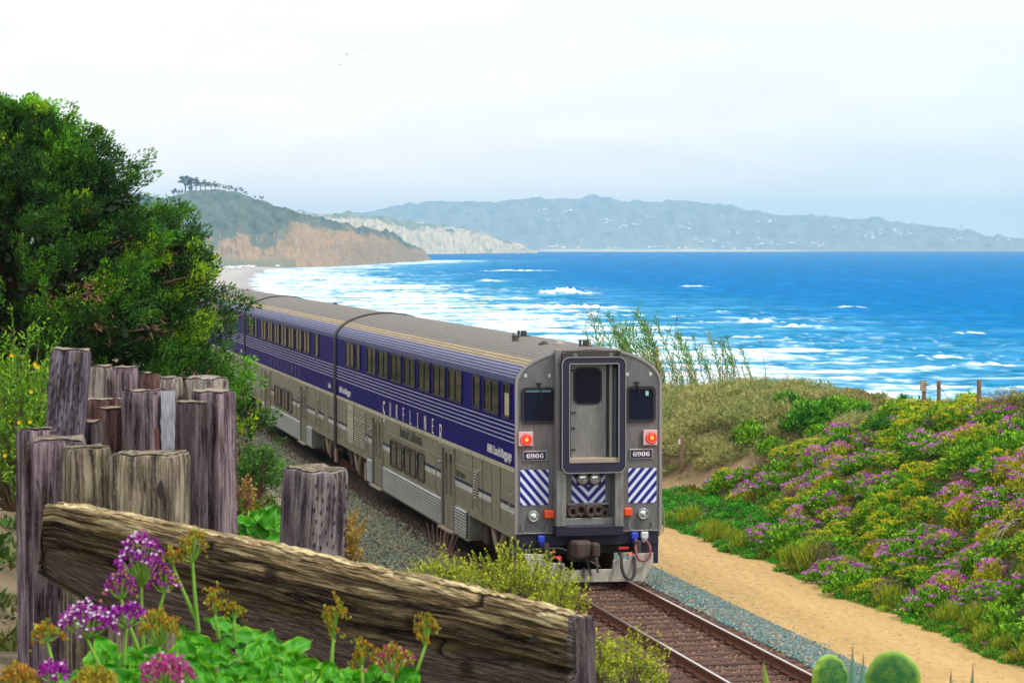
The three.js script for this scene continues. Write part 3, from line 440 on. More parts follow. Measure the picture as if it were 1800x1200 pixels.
function makeCar(cfg) {
  const t = thing('passenger_car', cfg.label, 'train car', W3(0, cfg.s, 0), TH, 'coupled double deck passenger cars of the train');
  const z1 = -LEN, ps = [[0, 0.86], [0, 0]];
  const sill = new THREE.Shape(); [[0, 0.86], [4.72, 0.86], [4.8, 0.28], [19.25, 0.28], [19.6, 0.86], [LEN, 0.86], [LEN, 2.24], [0, 2.24]].forEach(([a, b], k) => (k ? sill.lineTo(a, b) : sill.moveTo(a, b)));
  part('lower_body', uvm(extr(sill, HW * 2).rotateY(Math.PI / 2).translate(-HW, 0, 0)), TM.steel, t);
  part('belt_strip', uvm(box3(-HW - 0.012, HW + 0.012, 2.236, 2.33, 0, z1)), TM.cream, t);
  part('upper_body', uvm(box3(-HW, HW, 2.33, EAVE, -0.002, z1)), TM.blue, t);
  part('roof', roofGeo(), roofMat, t);
  for (let k = 0; k < 5; k++) part('stripe', box3(-1.549, -1.557, 2.838 + k * 0.092, 2.854 + k * 0.092, 0, z1), TM.line, t);
  part('waist_stripe', uvm(box3(-1.549, -1.553, 1.5, 1.575, 0, z1)), TM.navy, t); part('waist_stripe', uvm(box3(-1.549, -1.553, 1.375, 1.5, 0, z1)), TM.white, t);
  part('moulding', [box3(-1.549, -1.562, 1.86, 1.88, -4.4, z1), box3(-1.549, -1.562, 0.925, 0.95, -4.85, -19.2), box3(-1.52, -1.58, 0.26, 0.31, -4.8, -19.25)], TM.rib, t);
  for (const [a, b, sp] of cfg.upper) sideWindow(t, a, b, 3.35, 4.0, TM.navyFrame, sp !== 0);
  for (const [a, b] of [[10.38, 11.25], [11.58, 13.27], [13.62, 15.35]]) sideWindow(t, a, b, 1.09, 1.72, TM.dark, b - a > 1, 0.1);
  for (const [a, b] of [[4.9, 6.3], [7.95, 16.5], [18.3, 19.22]]) part('ribbed_panel', ribPanel(-a, -b, 0.3, 0.92, 9), TM.rib, t);
  sideDoor(t, 6.45, 7.85); sideDoor(t, 16.7, 18.25);
  louvre(t, 19.75, 20.72, 1.1, 2.14, 16); louvre(t, 20.8, 21.75, 1.1, 2.14, 16); louvre(t, 3.72, 4.22, 1.3, 1.92, 10);
  for (const z of [1.4, 2.3, 3.25, 22, 23.3, 4.36]) seam(t, z, 1.02, 2.22); part('access_panel', rbox(0.012, 1.12, 1.15, -1.552, 1.64, -22.65, 0.004), TM.cream, t); part('access_panel', rbox(0.012, 1.2, 0.84, -1.552, 1.62, -1.85, 0.004), TM.steel, t);
  for (const [y, z] of [[2.0, 22.9], [2.0, 22.4], [1.22, 22.9], [1.22, 22.4]]) part('hatch', rbox(0.01, 0.08, 0.26, -1.56, y, -z, 0.003), TM.trim, t);
  for (const z of [24.3, 3.42]) part('handrail', tube([[-1.552, 2.0, -z], [-1.63, 1.96, -z], [-1.63, 1.16, -z], [-1.552, 1.1, -z]], 0.014, 14, 5), TM.trim, t);
  bogie(t, -2.75); bogie(t, -22.6);
  part('underframe', box3(-1.25, 1.25, 0.5, 0.858, -0.3, z1 + 0.1), TM.dark, t);
  part('diaphragm', [upTo(outline(0.1, 0.95), 0.46).translate(0, 0, z1 - 0.47)], TM.brown, t);
  part('end_frame', [(() => { const s = outline(-0.045, 0.7); s.holes.push(new THREE.Path(outline(0.05, 0.9).getPoints())); return extr(s, 0.4).translate(0, 0, z1 - 0.41); })()], TM.rubber, t);
  for (const [x, z, k] of cfg.roofBits) { const y = roofY(x); part('roof_vent', k === 2 ? [cyl(0.06, 0.09, 0.1, 8).translate(x, y + 0.04, z), rbox(0.16, 0.06, 0.12, x, y + 0.1, z, 0.02), box(0.03, 0.07, 0.03, x - 0.05, y + 0.15, z)] : k === 1 ? [rbox(0.26, 0.03, 0.2, x, y + 0.01, z, 0.01), rbox(0.13, 0.12, 0.1, x, y + 0.08, z, 0.02), cyl(0.04, 0.02, 0.12, 6).translate(x - 0.12, y + 0.08, z)] : [rbox(0.22, 0.04, 0.18, x, y + 0.01, z, 0.02), new THREE.SphereGeometry(0.075, 10, 6).scale(1, 0.6, 1).translate(x, y + 0.03, z)], k === 3 ? TM.beige : TM.dark, t); }
  if (cfg.seed) { // scuffed lettering
    'SURFLINER'.split('').forEach((c, k) => part('lettering', sideText(text(c, 0.3, font, 0.8), 2.44, -LEN + 8.9 + k * 1.02), std({ color: [0.2, 0.2, 0.26] }), t));
    part('lettering', sideText(text('Coach', 0.16, fontB, 0.9), 2.46, -1.1), TM.letter, t);
  }
  return t;
}
const upper1 = [[0.42, 1.02, 0], [1.55, 3.05], [3.5, 4.2, 0], [5.6, 7.12], [7.6, 9.1], [9.62, 11.15], [11.68, 13.22], [13.72, 15.3], [15.78, 17.4], [17.86, 19.34], [20.7, 21.45, 0], [21.9, 23.44]];
const upper2 = [[3.55, 4.4, 0], [5.65, 7.25], [7.7, 9.3], [9.8, 11.4], [11.85, 13.5], [14.0, 15.6], [16.05, 17.65], [18.15, 19.9], [21.2, 22.0, 0], [22.45, 24.15]];
const car1 = makeCar({ s: 0, upper: upper1, roofBits: [[0, -6.1, 1], [-0.5, -4.7, 2], [-0.4, -2.3, 0], [-0.2, -1.75, 3], [0.05, -0.4, 1]], label: 'nearest silver and blue rear car showing its flat end with red lamps and number 6906' });
makeCar({ s: 25.9, upper: upper2, roofBits: [[0.2, -12, 0]], seed: 1, label: 'middle silver and blue car seen between the rear car and the tree' });
makeCar({ s: 51.8, upper: upper2, roofBits: [[-0.3, -17, 1], [0.1, -14, 0]], seed: 2, label: 'farthest visible silver and blue car half hidden behind the big conifer' });

// lettering on the rear car's flank
'SURFLINER'.split('').forEach((c, k) => { const end = k === 0 || k === 8; part('lettering', sideText(text(c, end ? (k ? 0.46 : 0.56) : 0.36, font, 1.0), k === 0 ? 2.13 : k === 8 ? 2.2 : 2.36, -16.5 + k * 1.04), TM.letter, car1); });
part('lettering', sideText(text('Amtrak California', 0.27, fontB, 1.02), 1.93, -12.35), TM.ink, car1);
part('lettering', sideText(text('Point Dume', 0.15, fontB, 0.95), 1.62, -5.75), TM.ink, car1);
part('lettering', sideText(text('6906 Coach/Baggage', 0.185, fontB, 0.98), 2.45, -1.5), TM.letter, car1);
part('lettering', sideText(text('6906 Coach/Baggage', 0.17, fontB, 0.98), 2.46, -23.7), TM.letter, car1);
part('window_blind', rbox(0.008, 0.46, 0.42, -1.563, 3.6, -0.7, 0.003), TM.cream, car1);
{ // the flat rear end; FP finds where a sight line meets the plane z of the car's own axes
  const c1 = car1.matrixWorld; car1.updateMatrixWorld(true);
  const FP = (px, py, z = 0.06) => { const [a, b] = ray(px, py), n = V(SN, 0, CS), p0 = W3(0, -z, 0), o = V(0, EYE, 0), d = V(a, b, -1), k = n.dot(p0.clone().sub(o)) / n.dot(d), q = o.addScaledVector(d, k); const l = car1.worldToLocal(q.clone()); return [l.x, l.y]; };
  const span = (x0, y0, x1, y1, z) => { const a = FP(x0, y0, z), b = FP(x1, y1, z); return { x: (a[0] + b[0]) / 2, y: (a[1] + b[1]) / 2, w: Math.abs(b[0] - a[0]), h: Math.abs(b[1] - a[1]), x0: a[0], x1: b[0], y1: a[1], y0: b[1] }; };
  const slab = (x0, y0, x1, y1, z, d, r = 0.012) => { const q = span(x0, y0, x1, y1, z + d); return uvm(rbox(q.w, q.h, d, q.x, q.y, z + d / 2, r), 0.11, 0.31); };
  const T = car1, end = outline(0.0, 0.98);
  const wall = part('end_wall', uvm(extr(end, 0.06), 0.13, 0.21), TM.face, T);
  part('edge_trim', [(() => { const s = outline(-0.012, 0.98); s.holes.push(new THREE.Path(outline(0.045, 1.0).getPoints())); return extr(s, 0.03).translate(0, 0, 0.055); })()], TM.trim, wall);
  const Z = 0.06;
  // centre recess posts, hood over the gangway and its frame
  part('collision_post', [slab(977, 614, 987, 828, Z, 0.16), slab(978.5, 828, 995.5, 925, Z, 0.3), ], TM.faceLite, T); part('collision_post', [slab(1081.5, 828, 1096.5, 925, Z, 0.3)], TM.faceLite, T);
  part('recess_side', [slab(988.5, 620, 996, 829, Z, 0.25)], TM.dark, T);
  part('hood', [slab(986, 616.5, 1090, 628, Z, 0.07), slab(984, 617, 989, 627, Z, 0.14), slab(1087, 617, 1092, 627, Z, 0.14)], TM.dark, T);
  part('lift_ring', [[1013, 625], [1076, 624]].map(([x, y]) => { const p = FP(x, y, 0.3); return new THREE.TorusGeometry(0.03, 0.009, 5, 10).translate(p[0], p[1], 0.24); }), TM.trim, T);
  { const q = span(988, 628, 1100, 830, 0.42), o = span(1001.7, 640, 1087.5, 811, 0.42);
    const s = rrect(q.w, q.h, 0.16, q.x, q.y), hole = rrect(o.w, o.h, 0.03, o.x, o.y, THREE.Path); s.holes.push(hole);
    const f = part('gangway_frame', uvm(extr(s, 0.34).translate(0, 0, 0.08), 0.1, 0.3), TM.navyFrame, T);
    part('frame_edge', [ring(q.w + 0.012, q.h + 0.012, 0.165, 0.018, 0.02, q.x, q.y).translate(0, 0, 0.415), ring(o.w + 0.03, o.h + 0.03, 0.035, 0.02, 0.02, o.x, o.y).translate(0, 0, 0.415)], TM.trim, f); }
  { const q = span(1003, 640, 1066, 812, 0.09); const d = part('end_door', uvm(rbox(q.w, q.h, 0.03, q.x, q.y, 0.085, 0.01), 0.2, 0.3), TM.faceLite, T), w = span(1010, 647.5, 1056, 708.5, 0.105);
    part('door_window', extr(rrect(w.w, w.h, 0.13, w.x, w.y), 0.008).translate(0, 0, 0.1), TM.tint, d); part('window_seal', ring(w.w + 0.05, w.h + 0.05, 0.15, 0.035, 0.015, w.x, w.y).translate(0, 0, 0.1), TM.black, d);
    for (const y of [651, 725, 752, 790]) { const p = FP(1006, y, 0.11); part('hinge', rbox(0.1, 0.035, 0.02, p[0] + 0.02, p[1], 0.115, 0.006), TM.dark, d); }
    const k = FP(1074, 724, 0.12); part('door_handle', rbox(0.03, 0.12, 0.04, k[0], k[1], 0.17, 0.01), TM.trim, d); }
  part('door_pocket', [slab(1066, 640, 1071, 812, 0.07, 0.05)], TM.black, T); part('folding_panel', [slab(1071.5, 641, 1077, 811, 0.07, 0.1)], TM.trim, T); part('folding_panel', [slab(1079.5, 645, 1087, 811, 0.07, 0.14)], std({ color: [0.06, 0.12, 0.13], roughness: 0.5 }), T);
  part('threshold', [slab(1001, 806, 1088, 813, 0.09, 0.3)], TM.beige, T);
  for (const [x0, y0, x1, y1] of [[916, 681, 977, 744.5], [1100.5, 679, 1152.5, 742]]) {
    const q = span(x0, y0, x1, y1, Z + 0.02), w = part('cab_window', extr(rrect(q.w - 0.1, q.h - 0.1, 0.06, q.x, q.y), 0.012).translate(0, 0, Z), TM.tint, T);
    part('window_seal', ring(q.w, q.h, 0.11, 0.06, 0.035, q.x, q.y).translate(0, 0, Z), TM.black, w);
    if (x0 < 1000) { const b = span(921, 685.5, 972, 689.5, Z + 0.03); part('blind_edge', box(b.w * 0.86, 0.035, 0.006, b.x, b.y, Z + 0.017), std({ color: [0.15, 0.4, 0.42] }), w); }
    else { const b = FP(1138, 691, Z + 0.03); part('sticker', extr(rrect(0.065, 0.1, 0.015, b[0], b[1]), 0.004).translate(0, 0, Z + 0.013), std({ color: [0.25, 0.6, 0.5] }), w); }
  }
  for (const [x, y] of [[948, 674], [1120, 672]]) { const p = FP(x, y, 0.1); part('wiper', [rbox(0.11, 0.035, 0.06, p[0], p[1], 0.09, 0.01), cyl(0.015, 0.015, 0.12, 6).translate(p[0], p[1] - 0.05, 0.1), taper([[p[0] + 0.01, p[1] - 0.06, 0.11], [p[0] + 0.06, p[1] - 0.3, 0.11]], 0.012, 0.008)], TM.black, T); }
  for (const [x, y] of [[924, 660], [966, 660], [1103, 657.5], [1144, 657]]) part('vent_hole', [slab(x - 2.3, y - 3, x + 2.3, y + 3, Z, 0.008, 0.003)], TM.white, T);
  for (const [x0, y0, x1, y1, cx, cy] of [[911.7, 759, 937.5, 784, 926, 773], [1131, 755.5, 1156, 782, 1146.5, 769.5]]) {
    const m = part('marker_lamp', [slab(x0, y0, x1, y1, Z, 0.07, 0.01)], std({ color: [0.5, 0.4, 0.4], roughness: 0.5, metalness: 0.2 }), T), c = FP(cx, cy, 0.17);
    part('lamp_rim', new THREE.TorusGeometry(0.105, 0.022, 8, 20).translate(c[0], c[1], 0.135), std({ color: [0.45, 0.1, 0.14], roughness: 0.4 }), m);
    const glow = new THREE.MeshStandardMaterial({ color: 0x550500, roughness: 0.3, emissive: new THREE.Color().setRGB(1, 0.02, 0.012), emissiveIntensity: 0.75 }), hot = new THREE.MeshStandardMaterial({ color: 0x552200, emissive: new THREE.Color().setRGB(1, 0.55, 0.03), emissiveIntensity: 0.85 });
    part('red_lens', new THREE.SphereGeometry(0.095, 16, 10, 0, 6.3, 0, 1.57).rotateX(Math.PI / 2).scale(1, 1, 0.45).translate(c[0], c[1], 0.13), glow, m);
    part('lamp_bulb', new THREE.SphereGeometry(0.042, 12, 8).scale(1, 1, 0.5).translate(c[0], c[1], 0.168), hot, m);
    const L = new THREE.PointLight(new THREE.Color(1, 0.12, 0.05), 0.12); L.position.copy(car1.localToWorld(V(c[0], c[1], 0.26))); L.castShadow = true; L.shadow.radius = 4; scene.add(L);
  }
  for (const [x0, y0, x1, y1] of [[919, 792.5, 962, 809.5], [1106.5, 789, 1148.5, 806]]) {
    const b = part('number_board', [slab(x0, y0, x1, y1, Z, 0.035, 0.01)], TM.trim, T), q = span(x0 + 2.2, y0 + 2, x1 - 2.2, y1 - 2, Z + 0.04);
    part('number_glass', rbox(q.w, q.h, 0.006, q.x, q.y, Z + 0.038, 0.002), TM.navy, b); part('number', text('6906', 0.092, fontS, 1.3).translate(q.x, q.y - 0.046, Z + 0.041), TM.letter, b);
  }
  const stripes = (kind) => { const c = document.createElement('canvas'); c.width = 256; c.height = 300; const g = c.getContext('2d'); g.fillStyle = '#cfdcf4'; g.fillRect(0, 0, 256, 300); g.fillStyle = '#16067a'; const W = 256, Hh = 300, p = 88;
    const bar = (o, sl) => { g.beginPath(); g.moveTo(0, o); g.lineTo(W, o + sl); g.lineTo(W, o + sl + p * 0.52); g.lineTo(0, o + p * 0.52); g.fill(); };
    if (kind === 0) for (let o = -400; o < 400; o += p) bar(o - 36, 290); else if (kind === 1) for (let o = -100; o < 700; o += p) bar(o - 36, -290);
    else for (let o = -300; o < 400; o += 92) { g.beginPath(); g.moveTo(0, o); g.lineTo(W / 2, o + 165); g.lineTo(W, o); g.lineTo(W, o + 50); g.lineTo(W / 2, o + 215); g.lineTo(0, o + 50); g.fill(); }
    const t = new THREE.CanvasTexture(c); t.colorSpace = THREE.SRGBColorSpace; return std({ map: t, roughness: 0.45 }); };
  [[914.5, 826, 964, 887, 0, Z], [1105, 823, 1154, 883, 1, Z], [1005, 829, 1064, 885, 2, Z]].forEach(([x0, y0, x1, y1, k, z]) => { const q = span(x0, y0, x1, y1, z + 0.012); const g = extr(rrect(q.w, q.h, 0.025), 0.01), p = g.attributes.position, uv = g.attributes.uv; for (let i = 0; i < p.count; i++) uv.setXY(i, p.getX(i) / q.w + 0.5, p.getY(i) / q.h + 0.5); part('hazard_panel', g.translate(q.x, q.y, z), stripes(k), T); });
  const lens = std({ color: [0.75, 0.85, 0.85], roughness: 0.08, metalness: 0.9 });
  const lamp = (name, x, y, r, z) => { const p = FP(x, y, z + 0.08), m = part(name, [new THREE.TorusGeometry(r, r * 0.2, 8, 22).translate(p[0], p[1], z + 0.07), cyl(r * 1.15, r * 1.25, 0.07, 22).rotateX(Math.PI / 2).translate(p[0], p[1], z + 0.03)], TM.trim, T);
    part('lens', [new THREE.SphereGeometry(r * 0.9, 18, 8, 0, 6.3, 0, 1.1).rotateX(Math.PI / 2).scale(1, 1, 0.3).translate(p[0], p[1], z + 0.055)], lens, m); part('bulb', new THREE.SphereGeometry(r * 0.3, 8, 6).translate(p[0] + r * 0.12, p[1] - r * 0.1, z + 0.085), TM.white, m); };
  const plate_ = part('headlight_plate', [slab(1014, 831, 1057, 852, Z + 0.012, 0.03, 0.02)], TM.dark, T); lamp('headlight', 1025, 841, 0.1, Z + 0.045); lamp('headlight', 1046.5, 841, 0.1, Z + 0.045);
  lamp('ditch_light', 938.5, 908, 0.1, Z); lamp('ditch_light', 1131.5, 903, 0.1, Z);
  for (const [x0, y0, x1, y1] of [[958, 897, 976, 911], [1097.5, 893, 1112.5, 907]]) part('strobe_lamp', [slab(x0, y0, x1, y1, Z, 0.16, 0.03)], TM.orange, T);
  for (const [x0, x1, y0, y1] of [[919, 961, 922, 936], [1106.5, 1148, 919, 931]]) { const a = FP(x0, y0, 0.15), b = FP(x1, y1, 0.15); part('grab_handle', tube([[a[0], a[1], 0.06], [a[0], a[1] - 0.02, 0.14], [a[0] + 0.01, b[1] + 0.02, 0.15], [a[0] + 0.05, b[1], 0.15], [b[0] - 0.05, b[1], 0.15], [b[0] - 0.01, b[1] + 0.02, 0.15], [b[0], a[1] - 0.02, 0.14], [b[0], a[1], 0.06]], 0.014, 40, 6), TM.faceLite, T); }
  part('hose_box', [slab(999.5, 886.5, 1070, 911, Z, 0.004, 0.002)], TM.black, T); part('hose_box', [slab(997, 884.5, 1072, 887, Z, 0.08), slab(995, 911, 1082, 924, Z, 0.12)], TM.faceLite, T);
  { const c = (x, y) => FP(x, y, 0.15), H_ = []; for (const [x, y, r] of [[1007, 900, 0.09], [1021, 897, 0.1], [1052, 897, 0.09], [1063, 902, 0.08]]) { const p = c(x, y); H_.push(new THREE.TorusGeometry(r, 0.045, 7, 16).translate(p[0], p[1], 0.14)); } const p = c(1038, 898); H_.push(new THREE.TorusGeometry(0.1, 0.05, 7, 16).rotateY(0.4).translate(p[0], p[1], 0.16)); part('jumper_cable', H_, TM.brown, T); }
  part('rivet', [...Array(20)].flatMap((_, k) => [[987, 834 + k * 4.6], [1089, 834 + k * 4.6]].map(([x, y]) => { const p = FP(x, y, 0.37); return new THREE.SphereGeometry(0.011, 5, 4).translate(p[0], p[1], 0.361); })), TM.dark, T);
  // buffer beam, coupler, pilot plough and hoses
  TM.beam = std({ color: [0.008, 0.007, 0.03], roughness: 0.55 }); part('buffer_beam', [box3(-1.52, 1.5, 0.72, 0.985, -0.3, 0.05), box3(-1.5, -1.2, 0.35, 0.75, -0.3, 0.03), box3(1.15, 1.5, 0.3, 0.75, -0.3, 0.03), slab(977, 925, 1096.5, 941, 0.0, 0.34, 0.03)], TM.beam, T);
  const cp = FP(1028, 966, 0.5); part('coupler', [rbox(0.42, 0.36, 0.5, cp[0] - 0.06, cp[1], 0.3, 0.08), rbox(0.2, 0.36, 0.22, cp[0] - 0.13, cp[1], 0.58, 0.07), rbox(0.16, 0.3, 0.3, cp[0] + 0.22, cp[1] - 0.01, 0.5, 0.06), rbox(0.5, 0.12, 0.5, cp[0], cp[1] - 0.2, 0.1, 0.03)], TM.brown, T);
  part('coupler_lever', [tube([[-0.2, cp[1] - 0.15, 0.4], [-0.14, 0.45, 0.45], [-0.05, 0.14, 0.48]], 0.022, 10), tube([[-0.12, cp[1] - 0.15, 0.42], [0.0, 0.5, 0.47], [0.09, 0.2, 0.5]], 0.022, 10), tube([[-0.2, 0.3, 0.47], [-0.22, 0.1, 0.5]], 0.03, 5)], TM.dark, T);
  { const q = (x, y) => FP(x, y, 0.42), P = [[922, 974], [954, 975], [955, 989], [992, 991], [993, 1003], [1078, 1001], [1079, 986], [1105, 985], [1106, 975], [1148, 972], [1148, 990], [1132, 1021], [935, 1024], [926, 1000]].map(([x, y]) => q(x, y)), s = new THREE.Shape(); P.forEach(([x, y], k) => (k ? s.lineTo(x, y) : s.moveTo(x, y)));
    part('pilot_plough', uvm(extr(s, 0.05, 0.008).translate(0, 0, 0.36), 0.1, 0.35), std({ color: [0.5, 0.48, 0.44], roughness: 0.6, metalness: 0.2, map: grime }), T); part('plough_bracket', [box3(-1.0, -0.9, 0.25, 0.8, 0.0, 0.36), box3(0.95, 1.05, 0.25, 0.8, 0.0, 0.36)], TM.dark, T); }
  const cap = (x, y, m) => { const p = FP(x, y, 0.2); part('socket_cap', [rbox(0.16, 0.15, 0.1, p[0], p[1], 0.13, 0.035), cyl(0.07, 0.05, 0.1, 10).translate(p[0], p[1] - 0.09, 0.13), box(0.03, 0.05, 0.03, p[0] - 0.05, p[1] + 0.09, 0.13), box(0.03, 0.05, 0.03, p[0] + 0.05, p[1] + 0.09, 0.13)], m, T); };
  cap(953, 948, TM.capBlue); cap(1117, 942, TM.capBlue); cap(1134.5, 941, TM.white);
  const hose = (list, r, m) => part('brake_hose', tube(list.map(([x, y, z]) => { const p = FP(x, y, z); return [p[0], p[1], z]; }), r, 26, 7), m, T);
  hose([[1089, 972, 0.2], [1092, 976, 0.5], [1094, 1000, 0.62], [1101, 1016, 0.64], [1110, 1018, 0.64], [1116, 1005, 0.6], [1114, 980, 0.4], [1108, 974, 0.15]], 0.035, TM.rubber); hose([[1118, 948, 0.16], [1118, 968, 0.45], [1122, 982, 0.5], [1131, 986, 0.5], [1141, 980, 0.5], [1143, 962, 0.46], [1136, 950, 0.2]], 0.026, std({ color: [0.22, 0.05, 0.06], roughness: 0.6 }));
  hose([[963, 974, 0.2], [963, 985, 0.5], [964, 1010, 0.56]], 0.035, TM.rubber); hose([[979, 981, 0.2], [985, 990, 0.5], [986, 1005, 0.56], [982, 1016, 0.56]], 0.035, TM.rubber); hose([[915, 968, 0.1], [913, 975, 0.3], [921, 981, 0.42], [926, 990, 0.44], [920, 994, 0.42]], 0.02, TM.rubber); hose([[914, 967, 0.25], [940, 966, 0.3], [985, 964, 0.3], [996, 968, 0.3]], 0.025, TM.black);
  for (const [x, y] of [[981, 980], [1109, 974.5]]) { const p = FP(x, y, 0.4); part('valve_handle', [rbox(0.14, 0.06, 0.06, p[0], p[1], 0.38, 0.02), rbox(0.06, 0.1, 0.06, p[0] + 0.05, p[1] - 0.03, 0.38, 0.02)], TM.red, T); }
  { const p = FP(1098, 964, 0.2); part('warning_plate', [rbox(0.22, 0.055, 0.02, p[0], p[1], 0.12, 0.006)], TM.red, T); const w = FP(968, 969, 0.2); part('warning_plate', [rbox(0.16, 0.03, 0.02, w[0], w[1], 0.32, 0.006)], TM.red, T); }
  part('side_handrail', [tube([[-1.552, 1.8, -0.12], [-1.62, 1.77, -0.12], [-1.62, 1.5, -0.12], [-1.552, 1.47, -0.12]], 0.014, 12, 5), tube([[1.552, 1.5, 0.02], [1.6, 1.46, 0.02], [1.6, 0.95, 0.02], [1.552, 0.92, 0.02]], 0.014, 12, 5)], TM.trim, T);
}
// ---------------------------------------------------------------- timber wall at the bluff edge
function woodTex(seed, base, light, dark, moss) {
  const f = (a, b) => { const w = 0.012 * noise2(a * 3 + seed, b * 3); const g = noise2((a + w) * 46 + seed, b * 1.5), h = noise2((a + w) * 120, b * 5 + seed), k = noise2((a + w) * 17 + 3, b * 0.9 + seed), m = noise2(a * 6 + seed, b * 3); const q = noise2(a * 230, b * 11 + seed), t = noise2(a * 70 + seed, b * 26); return 0.34 * g + 0.32 * h + 0.34 * k + 0.42 * m + 0.26 * q + 0.16 * t; };
  const crack = (a, b) => { const w = 0.015 * noise2(a * 2 + seed, b * 4); return sstep(0.07, 0.015, Math.abs(noise2((a + w) * 9 + seed * 2, b * 0.9))) * sstep(-0.1, 0.35, noise2(a * 3, b * 2 + seed)); };
  const map = texture(512, 512, (u, v) => { const n = tiled(f, u, v), c = tiled(crack, u, v), m = tiled((a, b) => noise2(a * 5 + seed, b * 5) + 0.5 * noise2(a * 20, b * 14), u, v); let q = mixc(base, light, clamp(n * 1.7 + 0.2)); q = mixc(q, dark, clamp(-n * 2.0 - 0.15)); q = mixc(q, moss, clamp(m * 0.9 - 0.35) * 0.75); const chk = tiled((a, b) => sstep(0.62, 0.8, noise2(a * 75 + seed, b * 7)), u, v), spot = tiled((a, b) => sstep(0.6, 0.75, noise2(a * 26 + seed, b * 34)), u, v); q = mixc(q, light.map((x) => x * 1.5), spot * 0.22); q = mixc(q, dark.map((x) => x * 0.5), chk * 0.8); return mixc(q, [0.012, 0.009, 0.01], c * 0.92); }, true);
  const bump = texture(512, 512, (u, v) => clamp(0.6 + 0.3 * tiled(f, u, v) - 0.5 * tiled(crack, u, v)));
  return { map, bumpMap: bump, bumpScale: 0.006 };
}
const greyWood = woodTex(3, [0.115, 0.092, 0.11], [0.3, 0.26, 0.26], [0.022, 0.016, 0.024], [0.13, 0.12, 0.045]), darkWood = woodTex(17, [0.06, 0.044, 0.052], [0.13, 0.1, 0.11], [0.016, 0.012, 0.017], [0.07, 0.065, 0.035]), paleWood = woodTex(29, [0.24, 0.205, 0.185], [0.4, 0.355, 0.315], [0.07, 0.055, 0.055], [0.2, 0.185, 0.11]);
const post = {
  grey: phys({ specularIntensity: 0.25, ...greyWood, roughness: 1 }), mauve: phys({ specularIntensity: 0.25, ...greyWood, color: [1.0, 0.9, 0.96], roughness: 1 }), dark: phys({ specularIntensity: 0.25, ...darkWood, roughness: 1 }), brown: phys({ specularIntensity: 0.25, ...darkWood, color: [1.5, 1.15, 0.95], roughness: 1 }), pale: phys({ specularIntensity: 0.25, ...paleWood, roughness: 1 }), mossy: phys({ specularIntensity: 0.25, ...greyWood, color: [1.12, 1.12, 0.78], roughness: 1 }), top: std({ color: [0.42, 0.35, 0.26], map: gritTint, bumpMap: grit, bumpScale: 0.006, roughness: 0.95 }), slate: phys({ specularIntensity: 0.25, ...greyWood, color: [0.72, 0.72, 0.86], roughness: 0.85 }),
};
function timber(a, b, h, seed) {                                   // a squared post, its top at y = 0
  const g = new THREE.BoxGeometry(a, h, b, 26, 44, 26).translate(0, -h / 2, 0), p = g.attributes.position, uv = g.attributes.uv, n = g.attributes.normal, r = 0.016;
  for (let i = 0; i < p.count; i++) {
    let x = p.getX(i), y = p.getY(i), z = p.getZ(i); uv.setXY(i, ((Math.abs(n.getX(i)) > 0.5 ? z + 0.37 : x) + seed * 0.173) / 0.42, (y + seed * 0.31) / 1.1);
    const ex = Math.max(0, Math.abs(x) - a / 2 + r), ez = Math.max(0, Math.abs(z) - b / 2 + r), ey = Math.max(0, y + r), e = Math.hypot(ex, ey, ez); if (e > r) { const k = r / e; x -= Math.sign(x) * ex * (1 - k); z -= Math.sign(z) * ez * (1 - k); y -= ey * (1 - k); }
    const fc = Math.abs(n.getX(i)) > 0.5 ? z + 3 * Math.sign(n.getX(i)) : x + 7 * Math.sign(n.getZ(i)), wob = 0.0012 * noise3(x * 14 + seed, y * 2.2, z * 14) + 0.0016 * noise2(fc * 70 + seed, y * 5), gate = sstep(-0.1, 0.25, noise2(fc * 8 + seed, y * 1.4 + 3)), cr = Math.abs(n.getY(i)) > 0.5 ? 0 : -0.011 * sstep(0.14, 0.0, Math.abs(noise2((fc + 0.006 * noise2(y * 8, seed)) * 17 + seed * 3, y * 0.35))) * gate * sstep(0.006, 0.02, Math.min(a / 2 - Math.abs(x), b / 2 - Math.abs(z)) + 0.02);
    const q = Math.hypot(x, z) || 1; x += Math.abs(n.getX(i)) > 0.5 ? Math.sign(x) * (wob + cr) : 0; z += Math.abs(n.getZ(i)) > 0.5 ? Math.sign(z) * (wob + cr) : 0;
    if (y > -0.03) y += 0.006 * noise2(x * 9 + seed, z * 9) + 0.0018 * noise2(x * 45, z * 45 + seed);
    p.setXYZ(i, x, y, z);
  }
  g.computeVertexNormals(); return g;
}
const POSTS = [];
